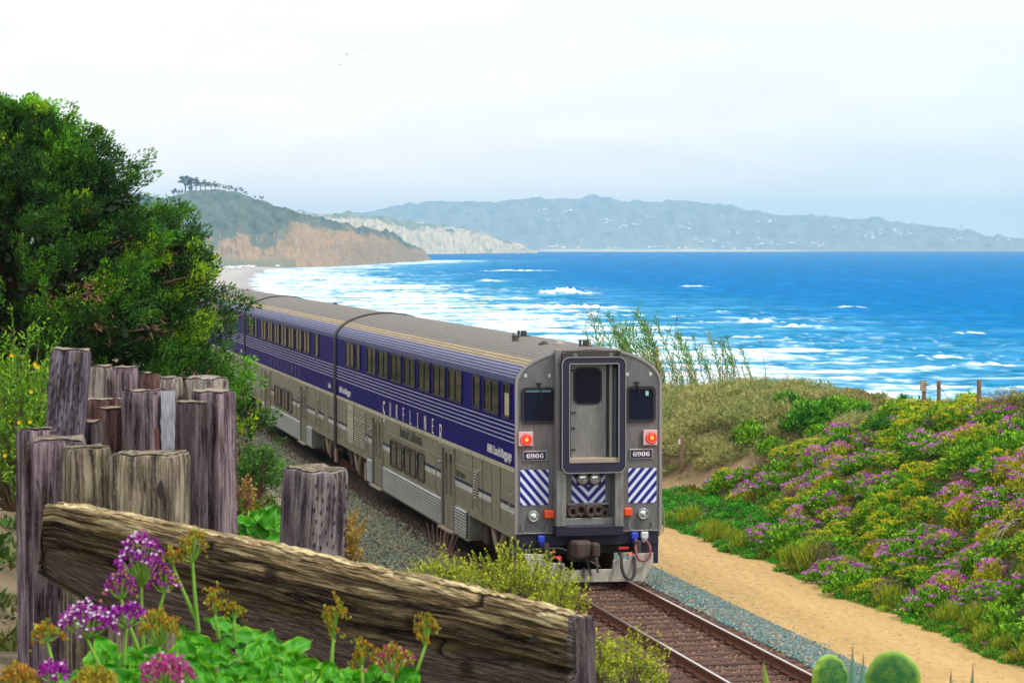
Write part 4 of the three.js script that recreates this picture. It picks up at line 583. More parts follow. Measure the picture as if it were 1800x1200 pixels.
function putPost(xl, xm, xr, yt, d, mat, label, opt = {}) {
  const A = (xm - xl) * d / F, B = (xr - xm) * d / F, w = Math.hypot(A, B), th = Math.atan2(B, A), a = at(xm, yt, d), left = at(xl, yt, d), h = opt.h ?? a.y - 4.95;
  const t = thing('timber_post', label, 'wooden post', V(0, 0, 0), 0, 'weathered timber posts at the bluff edge'); const c = V(lerp(a.x, left.x, 0.5), 0, 0);
  const fx = V(Math.cos(th), 0, Math.sin(th)), fz = V(-Math.sin(th), 0, Math.cos(th));
  t.position.set(a.x - fx.x * w / 2 - fz.x * w / 2, a.y, a.z - fx.z * w / 2 - fz.z * w / 2); t.rotation.set(opt.tiltX ?? 0.02 * Math.sin(POSTS.length * 4.1), -th, opt.tilt ?? 0.022 * Math.sin(POSTS.length * 2.3), 'XYZ');
  part('shaft', timber(w, w, h, POSTS.length + 1), mat, t);
  part('end_grain', (() => { const g = new THREE.CircleGeometry(w * 0.46, 24).rotateX(-Math.PI / 2), p = g.attributes.position; for (let i = 0; i < p.count; i++) { const x = p.getX(i), z = p.getZ(i), m = Math.max(Math.abs(x), Math.abs(z)) / (Math.hypot(x, z) || 1) || 1; p.setXYZ(i, x / m * 0.98, 0.005 + 0.006 * noise2(x / m * 9 + POSTS.length + 1, z / m * 9), z / m * 0.98); } g.computeVertexNormals(); return g; })(), opt.top ?? post.top, t);
  if (opt.incised) { const marks = [], cols = 6, rows = opt.incised; for (let j = 0; j < rows; j++) for (let i = 0; i < cols; i++) for (const f of opt.faces ?? [0]) { const u = (i + 0.5) / cols * w - w / 2 + (j % 2) * 0.008, y = -0.05 - j * 0.047 - (i % 2) * 0.014; marks.push(f ? box(0.004, 0.017, 0.005, w / 2 + 0.001, y, -u) : box(0.005, 0.017, 0.004, u, y, w / 2 + 0.001)); } const m = part('incising', marks, std({ color: [0.02, 0.016, 0.02] }), t); m.userData.kind = 'stuff'; }
  POSTS.push(t); return t;
}
putPost(86, 148, 151, 616, 10.3, post.slate, 'tall leaning post with rows of small incised slots, highest of the timber posts', { tilt: -0.075, incised: 12 });
putPost(146, 186, 194, 645, 11.5, post.pale, 'pale grey back-row post directly right of the tall incised post');
putPost(193, 228, 241, 647, 11.45, post.mauve, 'mauve grey back-row post third along from the tall incised post');
putPost(240, 268, 281, 657, 11.3, post.brown, 'short brown-topped back-row post between mauve and pale posts');
putPost(276, 306, 320, 665, 11.2, post.pale, 'narrow pale cracked back-row post left of the broad pale one', { top: post.pale });
putPost(317, 376, 397, 667, 11.1, post.pale, 'broad pale back-row post with rough split top below the conifer', { top: post.pale });
putPost(138, 205, 217, 705, 10.9, post.brown, 'low dark brown post behind the two short stubs beside the tall incised post');
putPost(164, 200, 221, 720, 10.6, post.brown, 'short stub post with worn brown top in the middle of the cluster');
putPost(133, 160, 178, 742, 10.4, post.dark, 'lowest short dark stub post right of the tall incised post');
const wrapped = putPost(203, 268, 303, 690, 10.5, post.mauve, 'brown-topped post with a pale peeling sheet on its right side');
part('peeling_sheet', (() => { const g = new THREE.PlaneGeometry(0.105, 0.3, 6, 14), p = g.attributes.position; for (let i = 0; i < p.count; i++) p.setZ(i, 0.006 * noise2(p.getX(i) * 30, p.getY(i) * 12) + 0.008); g.computeVertexNormals(); return g.rotateY(Math.PI / 2).translate(0.093, -0.15, 0); })(), std({ color: [0.42, 0.44, 0.5], roughness: 0.85, map: greyWood.bumpMap }), wrapped);
part('red_stain', box(0.003, 0.12, 0.03, 0.091, -0.22, 0.065), std({ color: [0.2, 0.06, 0.065], roughness: 0.95, map: greyWood.bumpMap }), wrapped);
putPost(302, 342, 365, 710, 10.2, post.dark, 'dark tall post with light right face left of the rightmost cluster post');
putPost(329, 384, 411, 690, 10.35, post.mauve, 'rightmost tall post of the cluster with a dark front and pinkish side');
putPost(14, 42, 97, 757, 9.7, post.mauve, 'leftmost front post at the photo edge, with worn rounded top', { top: post.mossy });
putPost(40, 54, 146, 775, 9.55, post.mauve, 'second front post from the left with streaked grey face', { top: post.mossy });
putPost(92, 122, 192, 790, 9.4, post.mossy, 'third front post from the left with ochre and dark mossy streaks', { top: post.mossy });
putPost(182, 300, 320, 803, 9.3, post.mossy, 'widest front post with a large dark knot hollow near its right edge', { top: post.mossy });
{ const t = POSTS[POSTS.length - 1]; part('knot_hollow', (() => { const g = new THREE.SphereGeometry(0.026, 24, 18), p = g.attributes.position; for (let i = 0; i < p.count; i++) { const k = 1 + 0.45 * noise3(p.getX(i) * 40, p.getY(i) * 30, 2); p.setXYZ(i, p.getX(i) * 0.75 * k, p.getY(i) * 1.5 * k, p.getZ(i) * 0.16); } g.computeVertexNormals(); return g.translate(0.085, -0.13, t.children[0].geometry.boundingBox === undefined ? 0.128 : (t.children[0].geometry.computeBoundingBox(), t.children[0].geometry.boundingBox.max.z - 0.004)); })(), std({ color: [0.03, 0.024, 0.02], bumpMap: grit, bumpScale: 0.004 }), t); }
putPost(488, 550, 611, 829, 9.6, post.grey, 'lone thick mossy post right of the cluster, behind the fallen log', { tilt: -0.07, incised: 6, faces: [1], top: post.mossy });
{ // one long square-hewn beam, split along its length
  const rows = [[66, 978, 1006], [74, 890, 1012], [95, 884, 1026], [165, 897, 1066], [300, 925, 1112], [470, 960, 1164], [620, 995, 1212], [800, 1031, 1246], [915, 1060, 1266], [1008, 1086, 1290]], top = curve(rows.map((r) => [r[0], r[1]])), bot = curve(rows.map((r) => [r[0], r[2]])), splitY = curve([[66, 960], [150, 972], [300, 1014], [470, 1058], [620, 1103], [800, 1132], [990, 1177], [1010, 1182]]);
  const NR = 230, NF = 90, NT = 16, NB = 6, d0 = 9.2, d1 = 7.75, base = at(540, 1100, 8.5), A = at(74, 900, d0), B = at(1008, 1090, d1), dir = B.clone().sub(A).setY(0).normalize(), back = V(dir.z, 0, -dir.x), DEP = 0.125, LEN_ = 2.45;
  if (back.z > 0) back.negate();
  const crackAt = (L, f) => { // depth of wear and splits at a place on the front: L along the beam in metres, f up the face from 0 to 1
    let h = 0.004 * noise2(L * 3, f * 7) + 0.0035 * noise2(L * 7, f * 26) + 0.002 * noise2(L * 24, f * 60);
    h -= 0.012 * sstep(0.07, 0.0, Math.abs(noise2(L * 0.8 + 3, f * 5 + 0.15 * noise2(L * 3, f * 3)))) * sstep(-0.2, 0.2, noise2(L * 1.3, f * 3 + 8)); h -= 0.006 * sstep(0.1, 0.0, Math.abs(noise2(L * 1.6 + 7, f * 15))) * sstep(0, 0.3, noise2(L * 2, f * 4 + 2)); return h; };
  const NA = NF + NT + NB + NB, geo = gridMesh(NA, NR + 2, (ii, jj) => {
    const i = Math.round(ii * NA), k = Math.round(jj * (NR + 2)), j = clamp((k - 1) / NR), cap = k === 0 || k === NR + 2, px = lerp(66, 1008, j), d = lerp(d0, d1, j), a = at(px, top(px), d), b = at(px, bot(px), d), L = j * LEN_, hgt = a.y - b.y, fs = (splitY(px) - bot(px)) / (top(px) - bot(px));
    let f, q = 0, v; if (i <= NF) { f = i / NF; v = f * 0.6; } else if (i <= NF + NT) { f = 1; q = (i - NF) / NT; v = 0.6 + q * 0.2; } else if (i <= NF + NT + NB) { q = 1; f = 1 - (i - NF - NT) / NB; v = 0.8 + 0.1 * (1 - f); } else { f = 0; q = 1 - (i - NF - NT - NB) / NB; v = 0.9 + 0.1 * (1 - q); }
    let out = 0; if (i <= NF) { out = crackAt(L, f) - 0.03 * sstep(0.045, 0.0, Math.abs(f - fs - 0.012 * noise2(L * 4, 1))) * sstep(0.0, 0.08, j) - 0.016 * (f > fs ? 0 : 1) * sstep(0.4, 0.1, j); const e = Math.min(f, 1 - f) * hgt; if (e < 0.02) out -= 0.012 * (1 - e / 0.02) ** 2; }
    const y = b.y + f * hgt + (f === 1 ? 0.006 * noise2(L * 5, q * 3) + 0.004 * noise2(L * 18, q * 5) - 0.012 * q : 0), s = q * DEP - out;
    const p = V(a.x + back.x * s, y, a.z + back.z * s); if (cap) { const c = at(px, (top(px) + bot(px)) / 2, d); p.lerp(V(c.x + back.x * DEP / 2, (a.y + b.y) / 2, c.z + back.z * DEP / 2), 1); } if (k === 1 || k === NR + 1) { const e = 0.012 * noise2(f * 9, q * 5 + k) + 0.006 * noise2(f * 30, q * 12); p.addScaledVector(dir, e); }
    p.sub(base); return [p.x, p.y, p.z, 1, 1, 1, j, v];
  });
  geo.deleteAttribute('color'); const flat = geo, gp = geo.attributes.position, rim = (k, inward) => { const pos = [], uv = [], ix = []; const c = V(); for (let i = 0; i <= NA; i++) { const o = k * (NA + 1) + i, p = V(gp.getX(o), gp.getY(o), gp.getZ(o)); c.addScaledVector(p, 1 / (NA + 1)); pos.push(p.x, p.y, p.z); } pos.push(c.x, c.y, c.z); for (let i = 0; i <= NA + 1; i++) { const x = pos[i * 3] - c.x, y = pos[i * 3 + 1] - c.y, z = pos[i * 3 + 2] - c.z; uv.push((x * back.x + z * back.z) / 0.35 + 0.3, y / 0.9); } for (let i = 0; i < NA; i++) ix.push(i, i + 1, NA + 1); const g = new THREE.BufferGeometry(); g.setAttribute('position', new THREE.Float32BufferAttribute(pos, 3)); g.setAttribute('uv', new THREE.Float32BufferAttribute(uv, 2)); g.setIndex(ix); g.computeVertexNormals(); return g; }, ends = [rim(1), rim(NR + 1)];
  for (const [k, sg] of [[0, 1], [NR + 2, -1]]) for (let i = 0; i <= NA; i++) { const o = k * (NA + 1) + i; gp.setXYZ(o, gp.getX(o) + dir.x * 0.03 * sg, gp.getY(o), gp.getZ(o) + dir.z * 0.03 * sg); }
  const tone = (u, v) => {
    const L = u * LEN_, face = v < 0.6, f = v / 0.6, w = 0.006 * noise2(L * 3, v * 8), g = noise2(L * 4, (v + w) * 90), h = noise2(L * 12, (v + w) * 240), k = noise2(L * 1.5, (v + w) * 26), m = fbm(L * 3.2, v * 12, 4), sp = noise2(L * 40, v * 110);
    if (u > 0.988) { const r = Math.hypot((f - 0.6) * 1.2, 0.1); c0 = mixc([0.075, 0.062, 0.06], [0.16, 0.14, 0.13], clamp(0.5 + 0.5 * Math.sin(f * 40 + 6 * noise2(v * 9, 1)))); return c0; }
    let c = mixc([0.05, 0.036, 0.025], [0.17, 0.125, 0.065], clamp(0.5 * g + 0.4 * h + 0.6 * k + 0.25 * sp + 0.1));
    c = mixc(c, [0.012, 0.009, 0.008], clamp(-(0.5 * g + 0.35 * h + 0.5 * k + 0.9 * m) * 1.7 - 0.15));
    c = mixc(c, [0.1, 0.085, 0.022], clamp(fbm(L * 2 + 30, v * 7, 3) * 1.6 - 0.25) * 0.75);
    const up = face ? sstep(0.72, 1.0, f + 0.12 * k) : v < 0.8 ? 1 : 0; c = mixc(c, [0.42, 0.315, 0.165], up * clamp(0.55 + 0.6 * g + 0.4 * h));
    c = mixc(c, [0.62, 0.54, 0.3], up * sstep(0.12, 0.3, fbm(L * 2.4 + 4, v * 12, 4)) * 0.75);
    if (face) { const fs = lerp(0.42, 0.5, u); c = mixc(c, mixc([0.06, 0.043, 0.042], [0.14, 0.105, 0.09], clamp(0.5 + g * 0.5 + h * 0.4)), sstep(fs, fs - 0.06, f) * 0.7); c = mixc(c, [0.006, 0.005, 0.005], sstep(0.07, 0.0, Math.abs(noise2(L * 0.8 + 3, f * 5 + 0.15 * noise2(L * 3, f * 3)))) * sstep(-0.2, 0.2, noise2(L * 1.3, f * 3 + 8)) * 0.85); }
    for (const [ku, kf, kr] of [[0.435, 0.76, 0.02], [0.36, 0.3, 0.025], [0.17, 0.6, 0.022], [0.7, 0.62, 0.024], [0.8, 0.35, 0.02]]) c = mixc(c, [0.02, 0.014, 0.01], sstep(kr * 2.4, kr * 0.6, Math.hypot((u - ku) * LEN_, (f - kf) * 0.4)) * 0.85 * (face ? 1 : 0));
    return c;
  };
  let c0; const map = texture(1536, 768, tone, true), bumpMap = texture(1024, 512, (u, v) => { const L = u * LEN_, w = 0.006 * noise2(L * 3, v * 8); return clamp(0.5 + 0.25 * noise2(L * 4, (v + w) * 90) + 0.2 * noise2(L * 12, (v + w) * 240) + 0.12 * noise2(L * 40, v * 110)); });
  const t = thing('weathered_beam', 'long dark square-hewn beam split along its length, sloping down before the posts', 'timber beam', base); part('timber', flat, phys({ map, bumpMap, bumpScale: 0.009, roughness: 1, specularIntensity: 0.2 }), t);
  for (const e of ends) part('end_grain', e, post.dark, t);
  for (const [px, py, d] of [[476, 1008, 8.58], [939, 1123, 7.86]]) { const p = at(px, py, d - 0.004).sub(base); part('bolt_hole', cyl(0.011, 0.011, 0.016, 12).rotateX(Math.PI / 2).translate(p.x, p.y, p.z), TM.black, t); }
}
// ---------------------------------------------------------------- the big conifer
{
  const R = rngOf(101), Y0 = 3.4, tx = -4.86, tz = -24, prof = curve([[3.4, 2.35], [4.3, 2.45], [4.7, 2.4], [5.2, 2.3], [5.63, 2.12], [5.97, 1.94], [6.3, 1.92], [6.8, 1.8], [7.15, 1.7], [7.62, 1.25], [7.96, 0.82], [8.25, 0.36], [8.45, 0.02]]);
  const t = thing('conifer_tree', 'large dense dark green conifer filling the left side before the train', 'tree', V(tx, Y0 - 0.13, tz));
  const L = [], dead = [], trunk = [taper([[0, -0.8, 0], [0.1, 1.4, 0.1], [0, 4.2, 0]], 0.22, 0.05, 12, 8)], N = 1050, axis = V(), twigs = [];
  for (let k = 0; k < N; k++) {
    const y = lerp(3.7, 8.35, Math.pow(R(), 0.85)), an = R() < 0.72 ? lerp(-0.5, 3.6, R()) : R() * 6.283, lump = 1 + 0.17 * noise2(an * 2.2, y * 1.5) + 0.13 * noise2(an * 5, y * 3.2), rr = prof(y) * lump * (k % 4 ? lerp(0.82, 1.0, Math.sqrt(R())) : lerp(0.5, 0.8, R()));
    const o = V(Math.cos(an), 0.25 + 0.5 * R(), Math.sin(an)).normalize(), c = V(Math.cos(an) * rr, y - Y0, Math.sin(an) * rr), len = lerp(0.2, 0.42, R()), up = clamp(0.5 + 0.5 * noise3(c.x * 1.1, c.y * 1.1, c.z * 1.1) + (R() - 0.5) * 0.4);
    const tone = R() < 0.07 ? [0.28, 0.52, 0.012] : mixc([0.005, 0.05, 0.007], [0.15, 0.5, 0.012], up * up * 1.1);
    if (k % 5 === 0) twigs.push(taper([[0, Math.max(0.3, c.y - 0.5 - rr * 0.25), 0], [c.x * 0.55, c.y - 0.25, c.z * 0.55], [c.x, c.y, c.z]], 0.045, 0.012, 5, 4));
    const nt = k % 4 ? 6 + Math.round(4 * R()) : 4;
    for (let q = 0; q < nt; q++) { // rounded tufts of scale-like foliage, the outer ones brighter
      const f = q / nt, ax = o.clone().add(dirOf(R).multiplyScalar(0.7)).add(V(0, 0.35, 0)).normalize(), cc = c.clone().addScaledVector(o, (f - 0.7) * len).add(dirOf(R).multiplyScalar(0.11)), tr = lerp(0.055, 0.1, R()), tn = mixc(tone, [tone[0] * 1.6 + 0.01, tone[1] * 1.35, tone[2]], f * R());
      for (let b = 0; b < 50; b++) { const in_ = R(), w = dirOf(R), rad = tr * (1 - 0.6 * in_) * 0.95, p = cc.clone().addScaledVector(ax, tr * (1.7 * in_ - 0.5)).addScaledVector(w, rad), d = w.multiplyScalar(0.55).addScaledVector(ax, 0.9).add(dirOf(R).multiplyScalar(0.25)).normalize(); L.push({ p, d, s: sideOf(d, R), l: lerp(0.03, 0.05, R()), w: 0.0145, c: vary(mixc([tn[0] * 0.28, tn[1] * 0.3, tn[2] * 0.6], tn, clamp(in_ * 1.25 - 0.05)), R, 0.2) }); }  // blades darkened towards their base, shade between tufts put into the colour
    }
  }
  for (let k = 0; k < 17000; k++) { // inside of the crown, its shade put into dark leaf colour
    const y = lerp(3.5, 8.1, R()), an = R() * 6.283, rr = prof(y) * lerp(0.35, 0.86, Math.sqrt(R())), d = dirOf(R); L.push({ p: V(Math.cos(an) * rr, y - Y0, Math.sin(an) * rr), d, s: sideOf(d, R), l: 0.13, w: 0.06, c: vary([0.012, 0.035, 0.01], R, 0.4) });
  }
  for (let k = 0; k < 56; k++) { // dry brown patches inside the crown
    const y = lerp(4.1, 6.9, R()), an = lerp(-0.3, 2.2, R()), rr = prof(y) * lerp(0.84, 1.0, R()), c = V(Math.cos(an) * rr, y - Y0, Math.sin(an) * rr), o = V(Math.cos(an), -0.2, Math.sin(an)).normalize();
    for (let s = 0; s < 60; s++) { const d = o.clone().add(dirOf(R).multiplyScalar(1.1)).normalize(); dead.push({ p: c.clone().add(dirOf(R).multiplyScalar(0.2 * R())), d, s: sideOf(d, R), l: 0.09, w: 0.012, c: vary([0.2, 0.095, 0.06], R, 0.4) }); }
    twigs.push(taper([[c.x * 0.4, c.y - 0.3, c.z * 0.4], [c.x * 0.8, c.y - 0.05, c.z * 0.8], [c.x * 1.06, c.y + 0.1 * (R() - 0.5), c.z * 1.06]], 0.03, 0.007, 5, 4));
  }
  part('trunk', trunk, std({ color: [0.13, 0.09, 0.07], map: gritTint, bumpMap: grit, bumpScale: 0.02 }), t);
  part('branch', twigs, std({ color: [0.17, 0.1, 0.075], roughness: 0.95 }), t);
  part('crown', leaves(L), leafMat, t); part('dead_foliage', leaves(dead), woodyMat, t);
}
// ---------------------------------------------------------------- shrubs
function shrubGeo(seed, o) {                                       // a mound of small leaves
  const R = rngOf(seed), L = [];
  for (let k = 0; k < o.n; k++) {
    const a = R() * 6.283, e = Math.asin(Math.pow(R(), 0.75)), lump = 1 + (o.lump ?? 0.28) * noise3(Math.cos(a) * 2.1 + seed, Math.sin(a) * 2.1, e * 2.2), f = lump * lerp(o.inner ?? 0.5, 1, Math.sqrt(R()));
    const dir = V(Math.cos(a) * Math.cos(e), Math.sin(e), Math.sin(a) * Math.cos(e)), p = V(dir.x * o.r * f, dir.y * o.h * f, dir.z * o.r * f);
    const d = dir.clone().multiplyScalar(o.out ?? 0.7).add(dirOf(R).multiplyScalar(o.mess ?? 0.8)).add(V(0, o.up ?? 0.35, 0)).normalize(), t = clamp(0.5 + 0.8 * noise3(p.x * 3 / o.r + seed, p.y * 3 / o.r, p.z * 3 / o.r));
    const tones = o.tones, q = t * (tones.length - 1), i = Math.min(Math.floor(q), tones.length - 2);
    L.push({ p, d, s: sideOf(d, R), l: o.l * lerp(0.6, 1.3, R()), w: o.w * lerp(0.7, 1.2, R()), c: vary(mixc(tones[i], tones[i + 1], q - i), R, 0.3), m: o.m });
  }
  return leaves(L);
}
function headGeo(seed, o, n, tones, size, flat = 0.5) {            // flat-topped flower clusters standing just over the mound
  const R = rngOf(seed + 500), L = [];
  for (let k = 0; k < n; k++) {
    const a = R() * 6.283, e = Math.asin(Math.pow(R(), 0.55)), f = 1.0 + 0.12 * R(), c = V(Math.cos(a) * Math.cos(e) * o.r * f, Math.sin(e) * o.h * f + 0.02, Math.sin(a) * Math.cos(e) * o.r * f), s = size * lerp(0.6, 1.3, R()), tone = tones[Math.floor(R() * tones.length)];
    for (let m = 0; m < 20; m++) { const b = R() * 6.283, r = s * Math.sqrt(R()), p = c.clone().add(V(Math.cos(b) * r, (1 - r / s) * s * flat + 0.02 * R(), Math.sin(b) * r)), d = V(Math.cos(b) * r / s, 0.9, Math.sin(b) * r / s).add(dirOf(R).multiplyScalar(0.6)).normalize(); L.push({ p, d, s: sideOf(d, R), l: size * 0.42, w: size * 0.36, c: vary(tone, R, 0.35), m: 0.7 }); }
  }
  return leaves(L);
}
const GREEN = [[0.04, 0.16, 0.008], [0.14, 0.36, 0.01], [0.3, 0.56, 0.012]], OLIVE = [[0.2, 0.28, 0.01], [0.45, 0.48, 0.014], [0.64, 0.6, 0.02]], PURPLE = [[0.45, 0.025, 0.5], [0.62, 0.07, 0.64], [0.75, 0.26, 0.8]], MAUVE = [[0.1, 0.055, 0.06], [0.19, 0.11, 0.1], [0.26, 0.17, 0.14]], TAN = [[0.17, 0.2, 0.055], [0.38, 0.39, 0.13], [0.58, 0.54, 0.22]], LIME = [[0.12, 0.24, 0.012], [0.3, 0.4, 0.02], [0.48, 0.5, 0.03]], DEEP = [[0.012, 0.09, 0.006], [0.045, 0.24, 0.01], [0.13, 0.4, 0.015]];
const flowerMat = new THREE.MeshPhysicalMaterial({ vertexColors: true, side: THREE.DoubleSide, roughness: 0.8, specularIntensity: 0.2, transmission: 0.25 });
function proto(name, label, cat, group, seed, o, extra = []) { const t = thing(name, label, cat, V(0, 0, 0), 0, group); part('foliage', shrubGeo(seed, o), leafMat, t); for (const [nm, g] of extra) part(nm, g, flowerMat, t); scene.remove(t); used.set(name, (used.get(name) ?? 1) - 1); return t; }
function place(p, pos, turn, sc, label, group) { const o = p.clone(); const nm = p.name.replace(/_\d{3}$/, ''); o.name = numbered(nm); o.userData = { ...p.userData }; if (label) { o.userData.label = label; if (!group) delete o.userData.group; } if (group) o.userData.group = group; o.position.copy(pos); o.rotation.y = turn; if (Array.isArray(sc)) o.scale.set(...sc); else o.scale.setScalar(sc); scene.add(o); return o; }
{
  const mound = { r: 0.5, h: 0.42, n: 1300, l: 0.075, w: 0.04, tones: GREEN }, kinds = {
    purple: [1, 2, 3].map((k) => proto('statice_shrub', 'green statice mound topped with purple flower heads on the dune slope', 'flowering shrub', 'purple flowering statice on the dune slope', k, { ...mound, tones: k === 2 ? OLIVE : GREEN }, [['flower_head', headGeo(k, mound, 26, PURPLE, 0.075)], ['seed_head', headGeo(k + 40, mound, 10, OLIVE, 0.06)]])),
    olive: [4, 5, 6].map((k) => proto('statice_shrub', 'olive and ochre statice mound with faded flower heads on the dune slope', 'flowering shrub', 'faded olive statice on the dune slope', k, { ...mound, n: 1000 }, [['seed_head', headGeo(k, mound, 46, [...OLIVE.slice(1), [0.42, 0.34, 0.05]], 0.08)]])),
    green: [7, 8].map((k) => proto('leafy_shrub', 'leafy bright green shrub without flowers on the dune slope', 'shrub', 'green shrubs on the dune slope', k, { ...mound, h: 0.46, l: 0.1, w: 0.055, n: 1000 })),
    mauve: [9].map((k) => proto('dry_shrub', 'dried mauve brown shrub among the flowers on the dune slope', 'dry shrub', 'dried shrubs on the dune slope', k, { ...mound, tones: MAUVE, l: 0.08, w: 0.014, n: 1700, mess: 1 }, [['seed_head', headGeo(k, mound, 14, [[0.3, 0.16, 0.2], [0.25, 0.17, 0.1]], 0.06)]])),
    tan: [10, 11, 12].map((k) => proto('sage_bush', 'tan and grey green scrub bush covering the knoll behind the train', 'bush', 'tan scrub bushes on the knoll', k, { r: 0.75, h: 0.5, n: 2600, l: 0.11, w: 0.018, tones: k === 11 ? [[0.12, 0.18, 0.04], [0.28, 0.36, 0.11], [0.5, 0.48, 0.2]] : TAN, mess: 0.9, up: 0.6, lump: 0.35 })),
    lime: [13, 14].map((k) => proto('grass_tuft', 'yellow green feathery grass tuft along the edge of the sand path', 'grass tuft', 'yellow green tufts beside the sand path', k, { r: 0.42, h: 0.5, n: 1000, l: 0.2, w: 0.018, tones: LIME, up: 1.1, mess: 0.5, inner: 0.2, m: 0.3 })),
    deep: [15].map((k) => proto('green_bush', 'dark green broad-leaved bush', 'bush', undefined, k, { r: 0.7, h: 0.75, n: 1500, l: 0.13, w: 0.075, tones: DEEP, lump: 0.3 })),
  };
  const R = rngOf(202), pick = (a) => a[Math.floor(R() * a.length)], gl = curve([[5, 25], [6.3, 23.5], [9.2, 15.4], [11.2, 14.8], [14, 17]]);
  const spots = [[1190, 850], [1215, 820], [1235, 800], [1260, 792], [1285, 785], [1225, 840], [1250, 830], [1290, 815], [1320, 850], [1310, 885], [1345, 870], [1380, 905], [1350, 930], [1420, 800], [1450, 812], [1490, 800], [1465, 830], [1515, 860], [1545, 738], [1680, 750], [1700, 745], [1730, 840], [1755, 835], [1500, 975], [1520, 985], [1665, 1000], [1672, 1030], [1740, 870], [1700, 880], [1795, 880], [1440, 760]].map(([x, y]) => sight(x, y, 0.4)).filter(Boolean);
  const near = (u, s, r) => spots.some((q) => Math.hypot(q[0] - u, q[1] - s) < r);
  for (let s = -13; s < 40; s += 0.72) for (let u = 5.7; u < 13.6; u += 0.72) {
    const U = u + (R() - 0.5) * 0.7, S = s + (R() - 0.5) * 0.7, knoll = S > gl(U), g = gully(U, S); if (U < edgeOut(S) + 0.3 || g < (knoll ? 1.0 : U > 8.2 ? 1.25 : 0.75)) continue;
    const p = onGround(U, S, -0.07), n = fbm(U * 0.35 + 3, S * 0.3, 3), m = R();
    if (knoll) { if ((Math.round(s / 0.72) + Math.round(u / 0.72)) % 2 && R() < 0.9) continue; const k = S < 22 && U > 9.5 && n > -0.1 ? kinds.green : kinds.tan; place(pick(k), p, R() * 6.3, lerp(0.75, 1.15, R())); continue; }
    if (S > 8 + 1.2 * (U - 6) && U < 7.6) continue;                      // the low iceplant bank by the path
    let k = m < 0.46 + n * 0.5 ? kinds.olive : m < 0.78 ? kinds.green : m < 0.88 ? kinds.mauve : kinds.purple;
    if (near(U, S, 0.95)) k = kinds.purple;
    place(pick(k), p, R() * 6.3, [lerp(0.7, 1.25, R()), lerp(0.6, 1.35, R()), lerp(0.7, 1.25, R())]);
  }
  for (let s = -12; s < 15; s += 1.05) { if (R() < 0.35) continue; const S = s + (R() - 0.5) * 0.6; place(pick(kinds.lime), onGround(edgeOut(S) + 0.15 + 0.35 * R(), S, -0.03), R() * 6.3, lerp(0.5, 1.15, R())); }
  for (const [x, y, sc, kd, label] of [[1418, 735, 1.0, 'deep', 'dark green bush at the right end of the knoll above the sandy gully'], [1385, 705, 0.8, 'deep', 'smaller dark green bush on the knoll crest left of the bigger one'], [1455, 712, 0.7, 'deep', 'green bush on the skyline right of the knoll crest'], [1515, 712, 0.5, 'deep', 'low green bush on the skyline in the saddle of the dune'], [1480, 770, 0.6, 'deep', 'dark green bush below the sandy gully above purple flowers'], [1550, 745, 0.7, 'deep', 'dark green bush at the top of the flowery slope left of the posts'], [1690, 860, 0.55, 'deep', 'dark green bush in the middle of the flowery slope at the right'], [1605, 790, 0.55, 'deep', 'dark green bush below the rosette plant on the upper flowery slope'], [1738, 800, 0.6, 'deep', 'dark green bush right of centre high on the flowery slope'], [1475, 905, 0.5, 'deep', 'dark green bush low on the flowery slope left of its middle'], [1600, 1000, 0.5, 'deep', 'dark green bush low on the flowery slope above the lime tufts'], [1665, 705, 0.75, 'deep', 'green bush at the foot of the two rope posts on the dune crest'], [1755, 700, 0.85, 'deep', 'green bush on the dune crest right of the last rope post']]) { const q = sight(x, y, 0.35); if (q) place(kinds[kd][0], onGround(q[0], q[1], -0.05), R() * 6.3, sc, label); }
  const tall = proto('bank_bush', 'tall yellow green bush on the bank left of the train', 'bush', 'tall bushes on the bank left of the train', 16, { r: 1.7, h: 2.1, n: 2600, l: 0.24, w: 0.1, tones: [[0.05, 0.12, 0.01], [0.2, 0.26, 0.02], [0.45, 0.42, 0.03]] });
  for (let k = 0; k < 17; k++) { const S = -4 + k * 3.4 + R(), U = -11.6 - 1.8 * R(), p = onGround(U, S, -0.2); if (p.x / -p.z > -0.19) continue; place(tall, p, R() * 6.3, lerp(0.8, 1.25, R())); }
  // low green cover that fills the gaps between the shrubs
  const tuft = shrubGeo(77, { r: 0.2, h: 0.14, n: 130, l: 0.08, w: 0.03, tones: [[1, 1, 1], [0.8, 0.8, 0.8], [1.2, 1.2, 1.2]], up: 0.5 }), T = [], Q = rngOf(9);
  for (let k = 0; k < 9000; k++) { const U = lerp(5.6, 14.5, Q()), S = lerp(-14, 42, Q()), g = gully(U, S), knoll = S > gl(U); if (U < edgeOut(S) + 0.02 || g < 0.55 + 0.4 * Q()) continue; const n = noise2(U, S); T.push([U, S, lerp(0.5, 1.2, Q()), knoll ? vary(n > 0.1 ? [0.36, 0.32, 0.13] : [0.26, 0.29, 0.09], Q, 0.3) : U < 7.4 && S > 7 ? vary([0.07, 0.34, 0.015], Q, 0.4) : n > 0.2 ? vary([0.3, 0.26, 0.02], Q, 0.4) : vary([0.13, 0.3, 0.015], Q, 0.4)]); }
  for (let k = 0; k < 2600; k++) { const S = lerp(-13, 20, Q()), U = edgeOut(S) + Math.pow(Q(), 1.6) * 1.7 - 0.05; T.push([U, S, lerp(0.4, 0.8, Q()), vary(Q() < 0.3 ? [0.28, 0.4, 0.02] : [0.07, 0.36, 0.015], Q, 0.4)]); }
  for (let k = 0; k < 2500; k++) { const U = lerp(-12.5, -4.6, Q()), S = lerp(-38, 60, Q()), p = W3(U, S); if (p.z > -12) continue; T.push([U, S, lerp(0.5, 1.3, Q()), vary(Q() < 0.4 ? [0.14, 0.17, 0.03] : [0.06, 0.13, 0.02], Q, 0.4)]); }
